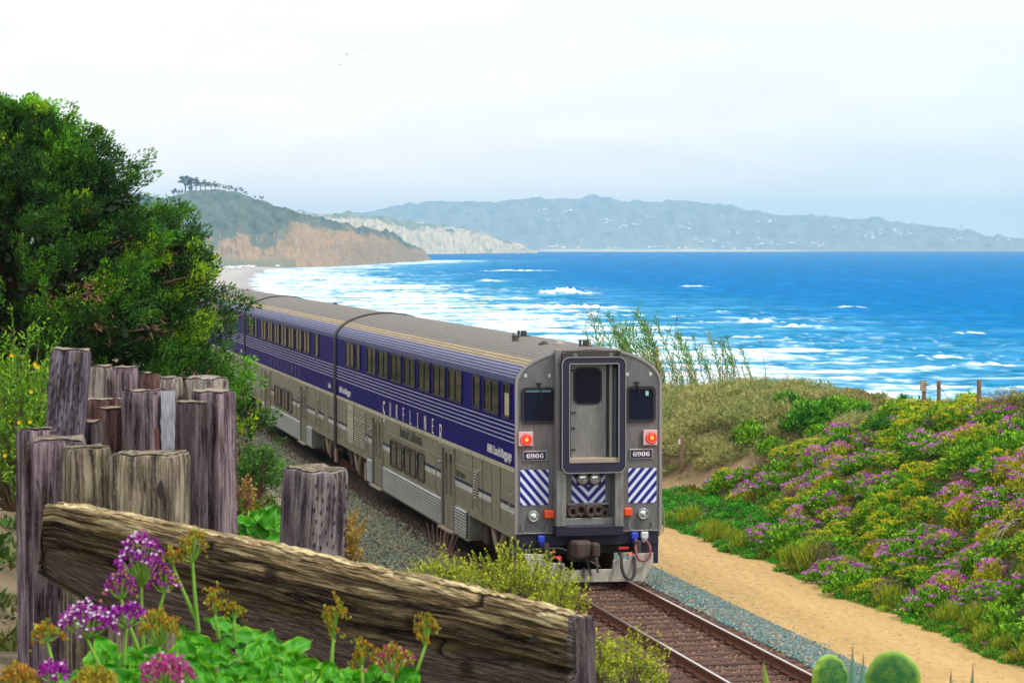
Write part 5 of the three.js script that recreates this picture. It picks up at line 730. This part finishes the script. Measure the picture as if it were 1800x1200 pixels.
  const im = new THREE.InstancedMesh(tuft, leafMat, T.length), M = new THREE.Matrix4(), q = new THREE.Quaternion(), C = new THREE.Color();
  T.forEach(([u, s, r, c], k) => { q.setFromAxisAngle(V(0, 1, 0), Q() * 6.3); M.compose(onGround(u, s, -0.02), q, V(r, r * lerp(0.7, 1.3, Q()), r)); im.setMatrixAt(k, M); im.setColorAt(k, C.setRGB(...c)); });
  im.name = 'ground_cover'; im.userData = { kind: 'stuff', label: 'low green and olive ground cover over the dune slope and bank', category: 'ground cover' }; im.castShadow = im.receiveShadow = true; scene.add(im);
  // small pink iceplant flowers at the foot of the slope
  const pk = [], Z = V(); for (let k = 0; k < 420; k++) { const S = k < 120 ? lerp(-13, -5, Q()) : k < 330 ? lerp(8, 20, Q()) : lerp(-13, 20, Q()), U = edgeOut(S) + Q() * 1.3, c = onGround(U, S, 0.12 + 0.05 * Q()); for (let m = 0; m < 6; m++) { const a = m * 1.047, d = V(Math.cos(a), 0.3, Math.sin(a)).normalize(); pk.push({ p: c.clone(), d, s: V(-Math.sin(a), 0, Math.cos(a)), l: 0.032, w: 0.024, c: vary([0.62, 0.05, 0.42], Q, 0.3), m: 0.6 }); } }
  const fl = obj('iceplant_flowers', leaves(pk), flowerMat); fl.userData = { kind: 'stuff', label: 'scattered small pink flowers in the green bank along the path', category: 'flowers' };
}
// reeds behind the knoll
{
  const R = rngOf(303), reed = (seed) => {
    const Q = rngOf(seed), t = thing('giant_reed', 'tall green reed leaning left in the stand behind the knoll', 'reed', V(0, 0, 0), 0, 'giant reeds behind the knoll'), H = 2.6, lean = 0.75, L = [], cv = (f) => V(-lean * f * (0.55 + 0.45 * f), H * f - 0.25 * f * f, 0.08 * Math.sin(f * 4 + seed));
    part('stalk', taper([0, 0.25, 0.5, 0.75, 1].map(cv), 0.017, 0.005, 12, 5), std({ color: [0.2, 0.24, 0.06] }), t);
    for (let k = 0; k < 34; k++) { const f = 0.05 + 0.95 * k / 34, sgn = k % 2 ? 1 : -1, b = cv(f), d = V(sgn * 0.3 - 0.3 + 0.25 * (Q() - 0.5), 0.85 - 0.15 * Q(), (Q() - 0.5) * 0.6).normalize(), l = lerp(0.22, 0.5, Q()) * (1.1 - 0.35 * f), s = sideOf(d, Q), tone = f < 0.45 && Q() < 0.75 ? [0.36, 0.25, 0.08] : Q() < 0.2 ? [0.36, 0.3, 0.06] : [0.07, 0.24, 0.03], e = d.clone().add(V(0.35, -0.9, 0)).normalize();
      L.push({ p: b, d, s, l: l * 0.6, w: 0.055, c: vary(tone, Q), m: 0.6 }, { p: b.clone().addScaledVector(d, l * 0.5), d: d.clone().lerp(e, 0.35).normalize(), s, l: l * 0.55, w: 0.045, c: vary(tone, Q), m: 0.3 }); }
    part('reed_leaf', leaves(L), leafMat, t); t.children[1].userData.kind = 'stuff'; scene.remove(t); used.set('giant_reed', 0); return t;
  };
  const ps = [reed(1), reed(2), reed(3), reed(4)];
  for (let k = 0; k < 84; k++) { const px = k < 10 ? lerp(1060, 1110, R()) : lerp(1110, 1335, Math.pow(R(), 1.6)), a = ray(px, 600)[0], u = lerp(12.6, 15, R()), d = (u + 12.36) / (a * CS + SN), [U, S] = US(a * d, -d), tall = curve([[1060, 1.15], [1120, 1.12], [1180, 1.1], [1230, 0.85], [1280, 0.9], [1335, 0.55]])(px); place(ps[k % 4], onGround(U, S, -0.1), TH + (R() - 0.5) * 0.9, tall * lerp(0.6, 1.28, Math.pow(R(), 1.4))); }
  const stem = thing('dry_weed', 'tall bare dry weed standing on the dune near the reeds', 'plant stem', V(0, 0, 0), 0, 'bare dry stems near the reeds'); part('stem', taper([[0, 0, 0], [-0.08, 0.8, 0], [-0.25, 1.7, 0]], 0.012, 0.006, 8, 4), std({ color: [0.16, 0.14, 0.1] }), stem); part('tip', new THREE.SphereGeometry(0.02, 6, 5).scale(1, 2.5, 1).translate(-0.25, 1.7, 0), std({ color: [0.15, 0.12, 0.08] }), stem);
  [[1350, 690, 1], [1310, 695, 0.85], [1385, 690, 0.6], [1270, 690, 1.1], [1180, 690, 1.7]].forEach(([x, y, sc], k) => { const a = ray(x, y)[0], d = (12.2 + 12.36) / (a * CS + SN), [U, S] = US(a * d, -d), p = onGround(U, S); if (k) dup(stem, p, 0.5 * k, sc); else { stem.position.copy(p); } });
}
// rope fence and marker posts on the dune
{
  const wood = std({ ...woodTex(41, [0.2, 0.12, 0.075], [0.3, 0.19, 0.12], [0.1, 0.06, 0.04], [0.2, 0.13, 0.08]), roughness: 0.9 }), tops = [];
  const dunePost = (name, label, cat, px, top, w, h, u) => { const a = ray(px, top)[0], d = (u + 12.36) / (a * CS + SN), p = at(px, top, d), t = thing(name, label, cat, V(p.x, p.y - h, p.z), TH); part('shaft', rbox(w, h, w, 0, h / 2, 0, 0.012), wood, t); tops.push(p); return t; };
  const sp = dunePost('sign_post', 'wooden post with a small lined notice board on the dune crest', 'sign post', 1625, 670, 0.09, 1.0, 12.2);
  const board = part('sign_board', rbox(0.18, 0.26, 0.02, -0.035, 0.88, 0.06, 0.004), std({ color: [0.6, 0.56, 0.46] }), sp); part('board_edge', [box(0.19, 0.03, 0.024, -0.035, 1.005, 0.06), box(0.012, 0.26, 0.024, -0.126, 0.88, 0.06)], wood, board);
  for (let k = 0; k < 4; k++) part('text_line', box(0.15, 0.022, 0.006, -0.03, 0.79 + k * 0.055, 0.0725), std({ color: [0.13, 0.07, 0.05] }), board);
  dunePost('fence_post', 'middle wooden rope post just right of the notice board', 'fence post', 1651, 669, 0.085, 1.0, 12.2);
  dunePost('fence_post', 'right-hand wooden rope post beside the dry purple bush', 'fence post', 1722, 667, 0.09, 1.0, 12.2);
  const rope = (a, b, sag) => tube([a, a.clone().lerp(b, 0.5).add(V(0, -sag, 0)), b], 0.009, 16, 5), o = (k, dy) => tops[k].clone().add(V(0, dy, 0));
  const rp = thing('fence_rope', 'slack dark rope strung between the posts on the dune crest', 'rope'); part('strand', [rope(o(0, -0.08), o(1, -0.1), 0.03), rope(o(0, -0.06), o(1, -0.12), 0.08), rope(o(1, -0.1), o(2, -0.06), 0.06), rope(o(0, -0.42), o(1, -0.5), 0.1), rope(o(1, -0.1), onGround(12.2, US(tops[1].x, tops[1].z)[1] - 1.4, 0.1), 0.02)], std({ color: [0.09, 0.11, 0.13] }), rp);
  const q = sight(1198, 834) ?? [8, 21], p = onGround(q[0], q[1]), mk = thing('marker_post', 'lone wooden post with a white tag at the foot of the knoll', 'post', p, TH); part('shaft', rbox(0.11, 1.1, 0.11, 0, 0.5, 0, 0.012), wood, mk); part('tag', box(0.06, 0.16, 0.02, -0.08, 0.92, 0.05), TM.white, mk);
}
{ // single plants one can point to on the slope
  const R = rngOf(404), on = (x, y, lift = 0.2) => { const q = sight(x, y, lift); return onGround(q[0], q[1], 0); };
  const dark = thing('rosette_plant', 'dark purple brown rosette plant with green top on the skyline left of the notice board', 'plant', (() => { const a = ray(1590, 725)[0], d = (12 + 12.36) / (a * CS + SN), [U, S] = US(a * d, -d); return onGround(U, S, 0.05); })());
  part('foliage', shrubGeo(71, { r: 0.22, h: 0.5, n: 380, l: 0.16, w: 0.035, tones: [[0.03, 0.02, 0.035], [0.08, 0.045, 0.06], [0.13, 0.08, 0.06]], up: -0.3, out: 1 }), woodyMat, dark); part('crown', shrubGeo(72, { r: 0.15, h: 0.14, n: 90, l: 0.16, w: 0.035, tones: DEEP, up: 0.6 }).translate(0, 0.44, 0), leafMat, dark);
  const a = ray(1775, 700)[0], d = (12 + 12.36) / (a * CS + SN), [U, S] = US(a * d, -d), dry = thing('dry_bush', 'tangled dry purple brown bush on the dune crest at the right edge', 'dry bush', onGround(U, S, 0));
  part('twig', shrubGeo(73, { r: 0.75, h: 0.7, n: 2600, l: 0.22, w: 0.008, tones: [[0.1, 0.05, 0.07], [0.17, 0.1, 0.09], [0.3, 0.2, 0.1]], mess: 1.1 }), woodyMat, dry); part('foliage', shrubGeo(74, { r: 0.6, h: 0.75, n: 500, l: 0.07, w: 0.03, tones: OLIVE }), leafMat, dry);
  const br = thing('dead_branch', 'pale bleached dead stems arching over the flowers at the right edge', 'dead branch', on(1770, 950)), list = []; for (let k = 0; k < 11; k++) { const x = -0.7 + 1.3 * R(), y = 0.05 + 0.3 * R(), e = 0.35 + 0.5 * R(); list.push(taper([[x, y - 0.15, 0.2 * R()], [x + e * 0.3, y + 0.2 + 0.15 * R(), 0.15 * R()], [x + e * 0.8, y + 0.3 + 0.2 * (R() - 0.3), -0.1 * R()], [x + e * 1.2, y + 0.25 + 0.3 * (R() - 0.5), -0.2 * R()]], 0.009, 0.003, 12, 5)); } part('stem', list, std({ color: [0.42, 0.35, 0.29] }), br);
}
// ---------------------------------------------------------------- plants by the camera
{
  const R = rngOf(505);
  // fine leaved shrubs by the logs
  const bush = (name, label, px, py, d, r, h, n, tones, l, w, opt = {}) => { const p = at(px, py, d), t = thing(name, label, 'shrub', p), L = [], Q = rngOf(px * 7 + py), wood = [];
    for (let k = 0; k < n; k++) {                                   // twigs carrying small leaves
      const a = Q() * 6.283, e = Math.asin(Math.pow(Q(), 0.7)), lump = 1 + 0.3 * noise2(Math.cos(a) * 2 + px, e * 2 + Math.sin(a) * 2), f = lump * lerp(0.35, 1, Math.sqrt(Q())), c = V(Math.cos(a) * Math.cos(e) * r * f, Math.sin(e) * h * f, Math.sin(a) * Math.cos(e) * r * f * (opt.thin ?? 0.8));
      const o = V(Math.cos(a) * 0.5 + (Q() - 0.5) * 0.5, 1, Math.sin(a) * 0.5 + (Q() - 0.5) * 0.5).normalize(), tl = lerp(0.035, 0.075, Q()) * (opt.twig ?? 1), tn = mixc(tones[0], tones[1], Q());
      if (k % 5 === 0) wood.push(taper([[c.x * 0.15, -0.05, c.z * 0.15], [c.x * 0.6, c.y * 0.5, c.z * 0.6], c], 0.005, 0.002, 4, 4));
      for (let m = 0; m < 9; m++) { const dd = o.clone().multiplyScalar(0.7).add(dirOf(Q).multiplyScalar(0.85)).normalize(); L.push({ p: c.clone().addScaledVector(o, tl * m / 9), d: dd, s: sideOf(dd, Q), l: l * lerp(0.7, 1.2, Q()), w, c: vary(mixc(tn, tones[2], m / 9), Q, 0.25), m: 0.6 }); }
    }
    part('foliage', leaves(L), leafMat, t); if (wood.length) part('stem', wood, std({ color: [0.14, 0.09, 0.06] }), t); return t; };
  const YG = [[0.09, 0.19, 0.01], [0.24, 0.34, 0.015], [0.5, 0.52, 0.03]];
  bush('coyote_bush', 'bright yellow green fine-leaved bush between the log and the train front', 905, 1085, 11.8, 0.29, 0.3, 620, YG, 0.016, 0.009);
  bush('coyote_bush', 'right-hand part-hidden yellow green bush against the near rail', 985, 1110, 11.5, 0.13, 0.24, 200, YG, 0.016, 0.009);
  bush('coyote_bush', 'smaller yellow green bush at the left, in front of the ballast', 780, 1040, 12.2, 0.17, 0.15, 190, YG, 0.016, 0.009);
  bush('coyote_bush', 'low yellow green bush right of the log end beside the rails', 1105, 1222, 9.2, 0.16, 0.19, 230, YG, 0.014, 0.008);
  bush('coyote_bush', 'small upright yellow green bush touching the end post of the log', 1056, 1200, 9.0, 0.05, 0.14, 70, YG, 0.014, 0.008);
  const fe = bush('daisy_bush', 'feathery bright green bush with yellow daisies behind the leftmost posts', 28, 880, 12.2, 0.3, 0.72, 700, [[0.05, 0.2, 0.008], [0.11, 0.3, 0.012], [0.25, 0.45, 0.02]], 0.035, 0.009, { twig: 2 });
  const daisy = (parent, x, y, z, r) => { const l = [], f = part('daisy', new THREE.SphereGeometry(r * 0.3, 8, 6).scale(1, 1, 0.6).translate(x, y, z), std({ color: [0.75, 0.42, 0.01] }), parent); for (let k = 0; k < 11; k++) { const a = k * 0.571, d = V(Math.cos(a), Math.sin(a) * 0.8, 0.35).normalize(); l.push({ p: V(x, y, z), d, s: V(-Math.sin(a), Math.cos(a), 0), l: r, w: r * 0.45, c: [0.85, 0.58, 0.01], m: 0.6 }); } part('petal', leaves(l), flowerMat, f); };
  for (const [px, py] of [[66, 645], [54, 688], [33, 742], [52, 741], [20, 624], [8, 800], [61, 640]]) { const p = at(px, py, 11.9).sub(fe.position); daisy(fe, p.x, p.y, p.z, 0.0125); }
  bush('red_seeded_shrub', 'small orange and red seeded plant right of the lone thick post', 612, 1000, 10.3, 0.05, 0.22, 90, [[0.3, 0.12, 0.02], [0.38, 0.25, 0.03], [0.4, 0.3, 0.04]], 0.016, 0.01);
  bush('red_seeded_shrub', 'small pink and ochre flowered plant left of the lone thick post', 424, 925, 11.0, 0.06, 0.2, 80, [[0.3, 0.04, 0.16], [0.3, 0.2, 0.03], [0.4, 0.28, 0.04]], 0.018, 0.011);
  bush('low_conifer_branch', 'low drooping dark green conifer bough between posts and ballast', 452, 860, 13.5, 0.14, 0.2, 190, [[0.012, 0.07, 0.01], [0.03, 0.12, 0.012], [0.08, 0.2, 0.02]], 0.028, 0.01);
  { const p = at(775, 965, 14), t = thing('dry_twig', 'bare dry reddish twigs beside the ballast left of the train wheels', 'dry twig', p), l = []; for (let k = 0; k < 16; k++) { const x = (R() - 0.5) * 0.1; l.push(taper([[x * 0.3, -0.25, 0], [x, -0.05, 0.02 * R()], [x * 2.2 + 0.02, 0.1 + 0.1 * R(), 0.05 * (R() - 0.5)]], 0.002, 0.001, 6, 3)); } part('stem', l, std({ color: [0.2, 0.1, 0.08] }), t); }

  // sea lavender: paddle leaves, stems and papery flower heads
  const leafG = [0, 1, 2, 3].map((k) => { const Q = rngOf(600 + k), l = 0.15, ph = Q() * 6, cup = lerp(0.25, 0.6, Q());
    return gridMesh(10, 12, (i, j) => { const u = i * 2 - 1, w = 0.05 * Math.pow(Math.sin(Math.PI * Math.pow(clamp(j * 0.94 + 0.06), 0.75)), 0.75) * (1 + 0.06 * Math.sin(j * 17 + ph)), x = u * w, y = j * l, z = cup * u * u * 0.035 - 0.06 * j * j * 0.9 + 0.010 * Math.sin(j * 12 + ph + u * 1.5) * Math.abs(u) + (Math.abs(u) < 0.08 ? -0.002 : 0), e = Math.abs(u) > 0.86 || j > 0.95; const c = mixc([0.018, 0.19, 0.003], [0.06, 0.36, 0.004], clamp(0.5 + noise2(u * 2 + k, j * 3) * 0.6)); return [x, y, z, ...(e ? [0.2, 0.46, 0.01] : Math.abs(u) < 0.09 ? [0.1, 0.36, 0.01] : c), u, j]; }); });
  const lm = [[1, 1, 1], [0.75, 0.85, 0.8], [1.3, 1.12, 1]].map((c) => { const m = leafMat.clone(); m.color.setRGB(...c); m.roughness = 0.5; return m; });
  const lav = thing('sea_lavender', 'broad bright green leafy sea lavender clump in front of the logs', 'plant', at(420, 1240, 7.3));
  const topY = curve([[130, 1170], [200, 1128], [260, 1135], [330, 1102], [370, 1092], [410, 1090], [470, 1112], [500, 1125], [540, 1150], [600, 1172], [660, 1195]]);
  const putLeaf = (par, px, py, d, sc) => { const p = at(px, py, d).sub(par.position), m = part('leaf', leafG[Math.floor(R() * 4)], lm[Math.floor(R() * 3)], par); m.rotation.order = 'YXZ'; m.rotation.set(-lerp(0.0, 1.1, R()), (R() - 0.5) * 2.0, (R() - 0.5) * 2.8); m.scale.setScalar(sc); m.position.copy(p); };
  for (let k = 0; k < 270; k++) { const px = lerp(135, 660, R()), t = topY(px), f = R(), py = lerp(t + 26, 1265, f); putLeaf(lav, px, py, lerp(7.75, 6.9, clamp((py - 1100) / 150)), lerp(0.36, 0.74, R())); }
  const lav2 = thing('sea_lavender', 'smaller dark green leafy clump between the rightmost cluster post and the lone post', 'plant', at(445, 960, 11)); for (let k = 0; k < 70; k++) { const px = lerp(405, 488, R()), py = lerp(905, 975, R()); putLeaf(lav2, px, py, lerp(11.4, 10.8, R()), lerp(0.45, 0.85, R())); }
  const lavSmall = thing('sea_lavender', 'few low leaves under the flower stalks at the right end of the leafy clump', 'plant', at(700, 1240, 7.0)); for (let k = 0; k < 26; k++) putLeaf(lavSmall, lerp(600, 730, R()), lerp(1195, 1255, R()), 7.0, lerp(0.4, 0.7, R()));
  const MAG = [[0.22, 0.008, 0.25], [0.36, 0.02, 0.36], [0.46, 0.06, 0.46]], OCH = [[0.4, 0.17, 0.02], [0.42, 0.34, 0.03], [0.22, 0.34, 0.03]], PNK = [[0.5, 0.06, 0.24], [0.55, 0.16, 0.38], [0.4, 0.03, 0.25]];
  const stalk = (label, px, py, w, h, bx, by, d, tones, white, n = 16, opt = {}) => { w *= 0.86; h *= 0.92;                   // flower head centred on px, py, w by h in photo pixels; the stem meets the leaves at bx, by
    const k1 = d / F, base = at(bx, by, d), c = at(px, py, d).sub(base), t = thing('statice_flower', label, 'flower', base), st = [], L = [], P = [], fork = c.clone().add(V(0, -h * k1 * 0.55, 0)), Q = rngOf(px * 3 + py);
    st.push(taper([[0, -0.02, 0], [fork.x * 0.6, fork.y * 0.55, 0.01], fork], 0.0075, 0.0045, 10, 6));
    for (let k = 0; k < n; k++) {
      const a = (k * 2.4), rr = Math.sqrt((k + 0.5) / n), tip = c.clone().add(V(Math.cos(a) * rr * w * k1 * 0.5, h * k1 * 0.5 * (opt.column ? (Q() * 2 - 1) : (1 - rr * rr * 1.2) + (Q() - 0.5) * 0.9), Math.sin(a) * rr * w * k1 * 0.4));
      st.push(taper([fork, fork.clone().lerp(tip, 0.5).add(V(0, -0.006, 0)), tip], 0.003, 0.0016, 5, 4));
      const ax = V(Math.cos(a) * rr, 0.5, Math.sin(a) * rr).normalize(), run = sideOf(ax, Q);
      for (let m = 0; m < 26; m++) { const f = (m % 13) / 12 - 0.5, p = tip.clone().addScaledVector(run, f * 0.06 * (0.6 + 0.8 * Q())).add(V(0, -0.25 * f * f * 0.06, 0)).add(dirOf(Q).multiplyScalar(0.006)), dd = V(0, 0.9, 0.2).addScaledVector(ax, 0.4).add(dirOf(Q).multiplyScalar(0.7)).normalize(); L.push({ p, d: dd, s: sideOf(dd, Q), l: 0.012, w: 0.009, c: vary(tones[Math.floor(Q() * tones.length)], Q, 0.3), m: 0.75 });
        if (Q() < 0.6 * white * clamp(0.5 + (tip.y - c.y) * 20)) for (let z = 0; z < 5; z++) { const b = z * 1.257 + Q(), e = V(Math.cos(b), Math.sin(b) * 0.7, 0.55).normalize(); P.push({ p: p.clone().addScaledVector(dd, 0.014), d: e, s: V(-Math.sin(b), Math.cos(b), 0), l: 0.0055, w: 0.0045, c: [0.85, 0.82, 0.88], m: 0.7 }); } }
    }
    part('stem', st, std({ color: opt.stem ?? [0.16, 0.34, 0.03], roughness: 0.7 }), t); part('flower_head', leaves(L), flowerMat, t); if (P.length) part('white_petal', leaves(P), flowerMat, t);
    return t;
  };
  stalk('tallest purple flower head with white florets, standing in front of the upper log', 248, 992, 96, 78, 252, 1140, 7.5, MAG, 0.16, 26);
  stalk('looser purple side cluster just under the tallest purple head', 212, 1032, 60, 40, 246, 1140, 7.45, [...MAG, OCH[1]], 0.02, 12);
  stalk('purple and ochre side cluster right of the tallest purple head', 288, 1022, 50, 40, 258, 1140, 7.5, [...MAG, OCH[1]], 0.04, 11);
  stalk('broad low purple head with a white-dotted left rim beside the front posts', 152, 1095, 108, 52, 190, 1190, 7.2, MAG, 0.3, 26);
  stalk('dark purple cluster joined to the right of the broad white-dotted head', 222, 1085, 80, 34, 215, 1190, 7.25, MAG, 0.05, 15);
  stalk('tall slim ochre budded stalk rising before the upper log', 338, 965, 50, 46, 348, 1100, 7.6, OCH, 0, 10);
  stalk('small curled ochre sprig left of the tall slim ochre stalk', 303, 982, 22, 24, 345, 1080, 7.6, OCH, 0, 5);
  stalk('rounded rusty ochre seed head standing over the left leaves', 280, 1108, 74, 56, 285, 1190, 7.1, OCH, 0, 18);
  stalk('flat ochre umbel on a bent stalk at the lower left before the posts', 82, 1115, 56, 24, 112, 1215, 7.0, OCH, 0, 10);
  stalk('fuzzy pink purple head at the bottom edge among the leaves', 292, 1185, 104, 52, 300, 1250, 6.6, PNK, 0.05, 28);
  stalk('short ochre sprig above the leaves left of centre of the lower log', 378, 1058, 14, 44, 384, 1110, 7.5, OCH, 0, 6, { column: 1 });
  stalk('small ochre sprig on the top leaves under the lower log', 412, 1076, 30, 20, 412, 1115, 7.5, OCH, 0, 6);
  stalk('upright ochre spike group right of the leafy clump', 586, 1088, 30, 66, 580, 1190, 7.3, OCH, 0, 12, { column: 1 });
  stalk('tallest ochre spike of the right-hand flower stalks', 748, 1108, 28, 52, 722, 1200, 7.1, OCH, 0, 10, { column: 1 });
  stalk('ochre and pink cluster with few purple florets right of the leafy clump', 690, 1162, 84, 44, 690, 1230, 6.9, [...OCH, PNK[0]], 0.03, 18);
  stalk('ochre sprig leaning left of the right-hand flower cluster', 636, 1150, 26, 38, 640, 1225, 6.9, OCH, 0, 8, { column: 1 });
  stalk('yellow orange flower head cut by the bottom left corner', 30, 1196, 70, 36, 40, 1260, 6.4, [[0.42, 0.3, 0.03], [0.45, 0.18, 0.04], [0.3, 0.3, 0.04]], 0, 22);
  stalk('second yellow orange head at the bottom edge right of the corner one', 165, 1200, 90, 34, 165, 1260, 6.4, [[0.42, 0.32, 0.03], [0.34, 0.3, 0.04]], 0, 22);
  stalk('small purple head with white dots at the bottom left between ochre heads', 92, 1186, 70, 26, 100, 1255, 6.7, MAG, 0.12, 12);

  // cactus and agave tips in the lower right corner
  const padMat = phys({ vertexColors: true, roughness: 0.55, bumpMap: grit, bumpScale: 0.0015 });
  const pad = (w, h, seed) => { const g = new THREE.SphereGeometry(0.5, 40, 28), p = g.attributes.position, c = new Float32Array(p.count * 3), Q = rngOf(seed); for (let i = 0; i < p.count; i++) { let x = p.getX(i), y = p.getY(i), z = p.getZ(i); const rim = clamp((Math.hypot(x, y) - 0.4) * 10), k = 1 - 0.25 * Math.pow(clamp(0.1 - y), 1.2); c.set(mixc([0.03, 0.15, 0.015], [0.25, 0.42, 0.02], rim * 0.85 + 0.2 * noise2(x * 4 + seed, y * 4)), i * 3); p.setXYZ(i, x * w * k + 0.004 * noise2(y * 5, seed), y * h, Math.sign(z) * 0.02 * Math.pow(Math.min(1, Math.abs(z) * 2), 0.55)); } g.setAttribute('color', new THREE.BufferAttribute(c, 3)); g.computeVertexNormals(); return g; };  // rim yellower, glow of light through the pad edge put into colour
  const pear = thing('prickly_pear', 'prickly pear cactus with two round green pads at the bottom right edge', 'cactus', at(1520, 1280, 6.6));
  const put = (px, py, w, h, turn, tilt, seed) => { const q = at(px, py, 6.6).sub(pear.position), m = part('pad', pad(w, h, seed), padMat, pear); m.position.copy(q); m.rotation.set(0, turn, tilt); const sp = []; const Q = rngOf(seed); for (let i = 0; i < 7; i++) for (let j = 0; j < 8; j++) { const x = (i - 3 + (j % 2) * 0.5) / 7.5 * w, y = (j - 3.5) / 8.5 * h, e = (x / w * 2.15) ** 2 + (y / h * 2.1) ** 2; if (e > 0.9) continue; const z = 0.02 * Math.pow(1 - e, 0.275); sp.push(new THREE.SphereGeometry(0.0022, 5, 4).translate(x, y, z)); if (Q() < 0.6) sp.push(new THREE.CylinderGeometry(0.0002, 0.0004, 0.02, 4).rotateX(1.2).rotateZ(Q() - 0.5).translate(x, y, z + 0.01)); } const ar = part('areole', sp, std({ color: [0.05, 0.05, 0.02] }), m); ar.userData.kind = 'stuff'; };
  put(1460, 1200, 0.107, 0.155, 0.35, 0.06, 1); put(1570, 1200, 0.152, 0.175, -0.15, -0.08, 2); put(1515, 1300, 0.14, 0.16, 0.1, 0, 3);
  const agave = (label, tips, green, tipc) => { const b = at(tips[0][0] + tips[0][2] * 0.6, 1300, 6.2), t = thing('agave', label, 'agave', b); for (const [px, py, lean, d] of tips) { const tip = at(px, py, d).sub(b), root = V(tip.x + lean * d / F, tip.y - 0.24, tip.z - 0.05), g = taper([root, root.clone().lerp(tip, 0.5).add(V(-lean * 0.00002, 0.01, 0)), tip], 0.03, 0.0016, 14, 8), pp = g.attributes.position; for (let i = 0; i < pp.count; i++) pp.setZ(i, tip.z + (pp.getZ(i) - tip.z) * 0.45); g.computeVertexNormals(); const m = part('leaf', g, green, t); part('thorn', new THREE.ConeGeometry(0.0022, 0.034, 6).rotateZ(Math.atan2(lean * d / F, 0.24)).translate(tip.x, tip.y + 0.012, tip.z), tipc, m); } };
  const thorn = std({ color: [0.09, 0.04, 0.05], roughness: 0.6 });
  agave('single pointed yellow green agave leaf at the bottom edge left of the cactus', [[1342, 1162, 22, 6.4]], std({ color: [0.2, 0.3, 0.04], roughness: 0.5 }), thorn);
  agave('blue green agave with two thorn tips between the two cactus pads', [[1499, 1148, 4, 6.3], [1518, 1162, -6, 6.2]], std({ color: [0.1, 0.26, 0.18], roughness: 0.5 }), thorn);
  agave('agave with two dark thorn tips just showing right of the cactus', [[1672, 1190, 3, 6.2], [1711, 1182, -8, 6.2]], std({ color: [0.12, 0.22, 0.1], roughness: 0.5 }), thorn);
}
scene.traverse((o) => { if (o.isMesh && o.parent !== scene && /^(foliage|flower_head|seed_head|white_petal|crown|dead_foliage|twig|rivet|incising|reed_leaf)/.test(o.name)) o.userData.kind = 'stuff'; delete o.userData.base; });
renderer.render(scene, camera);
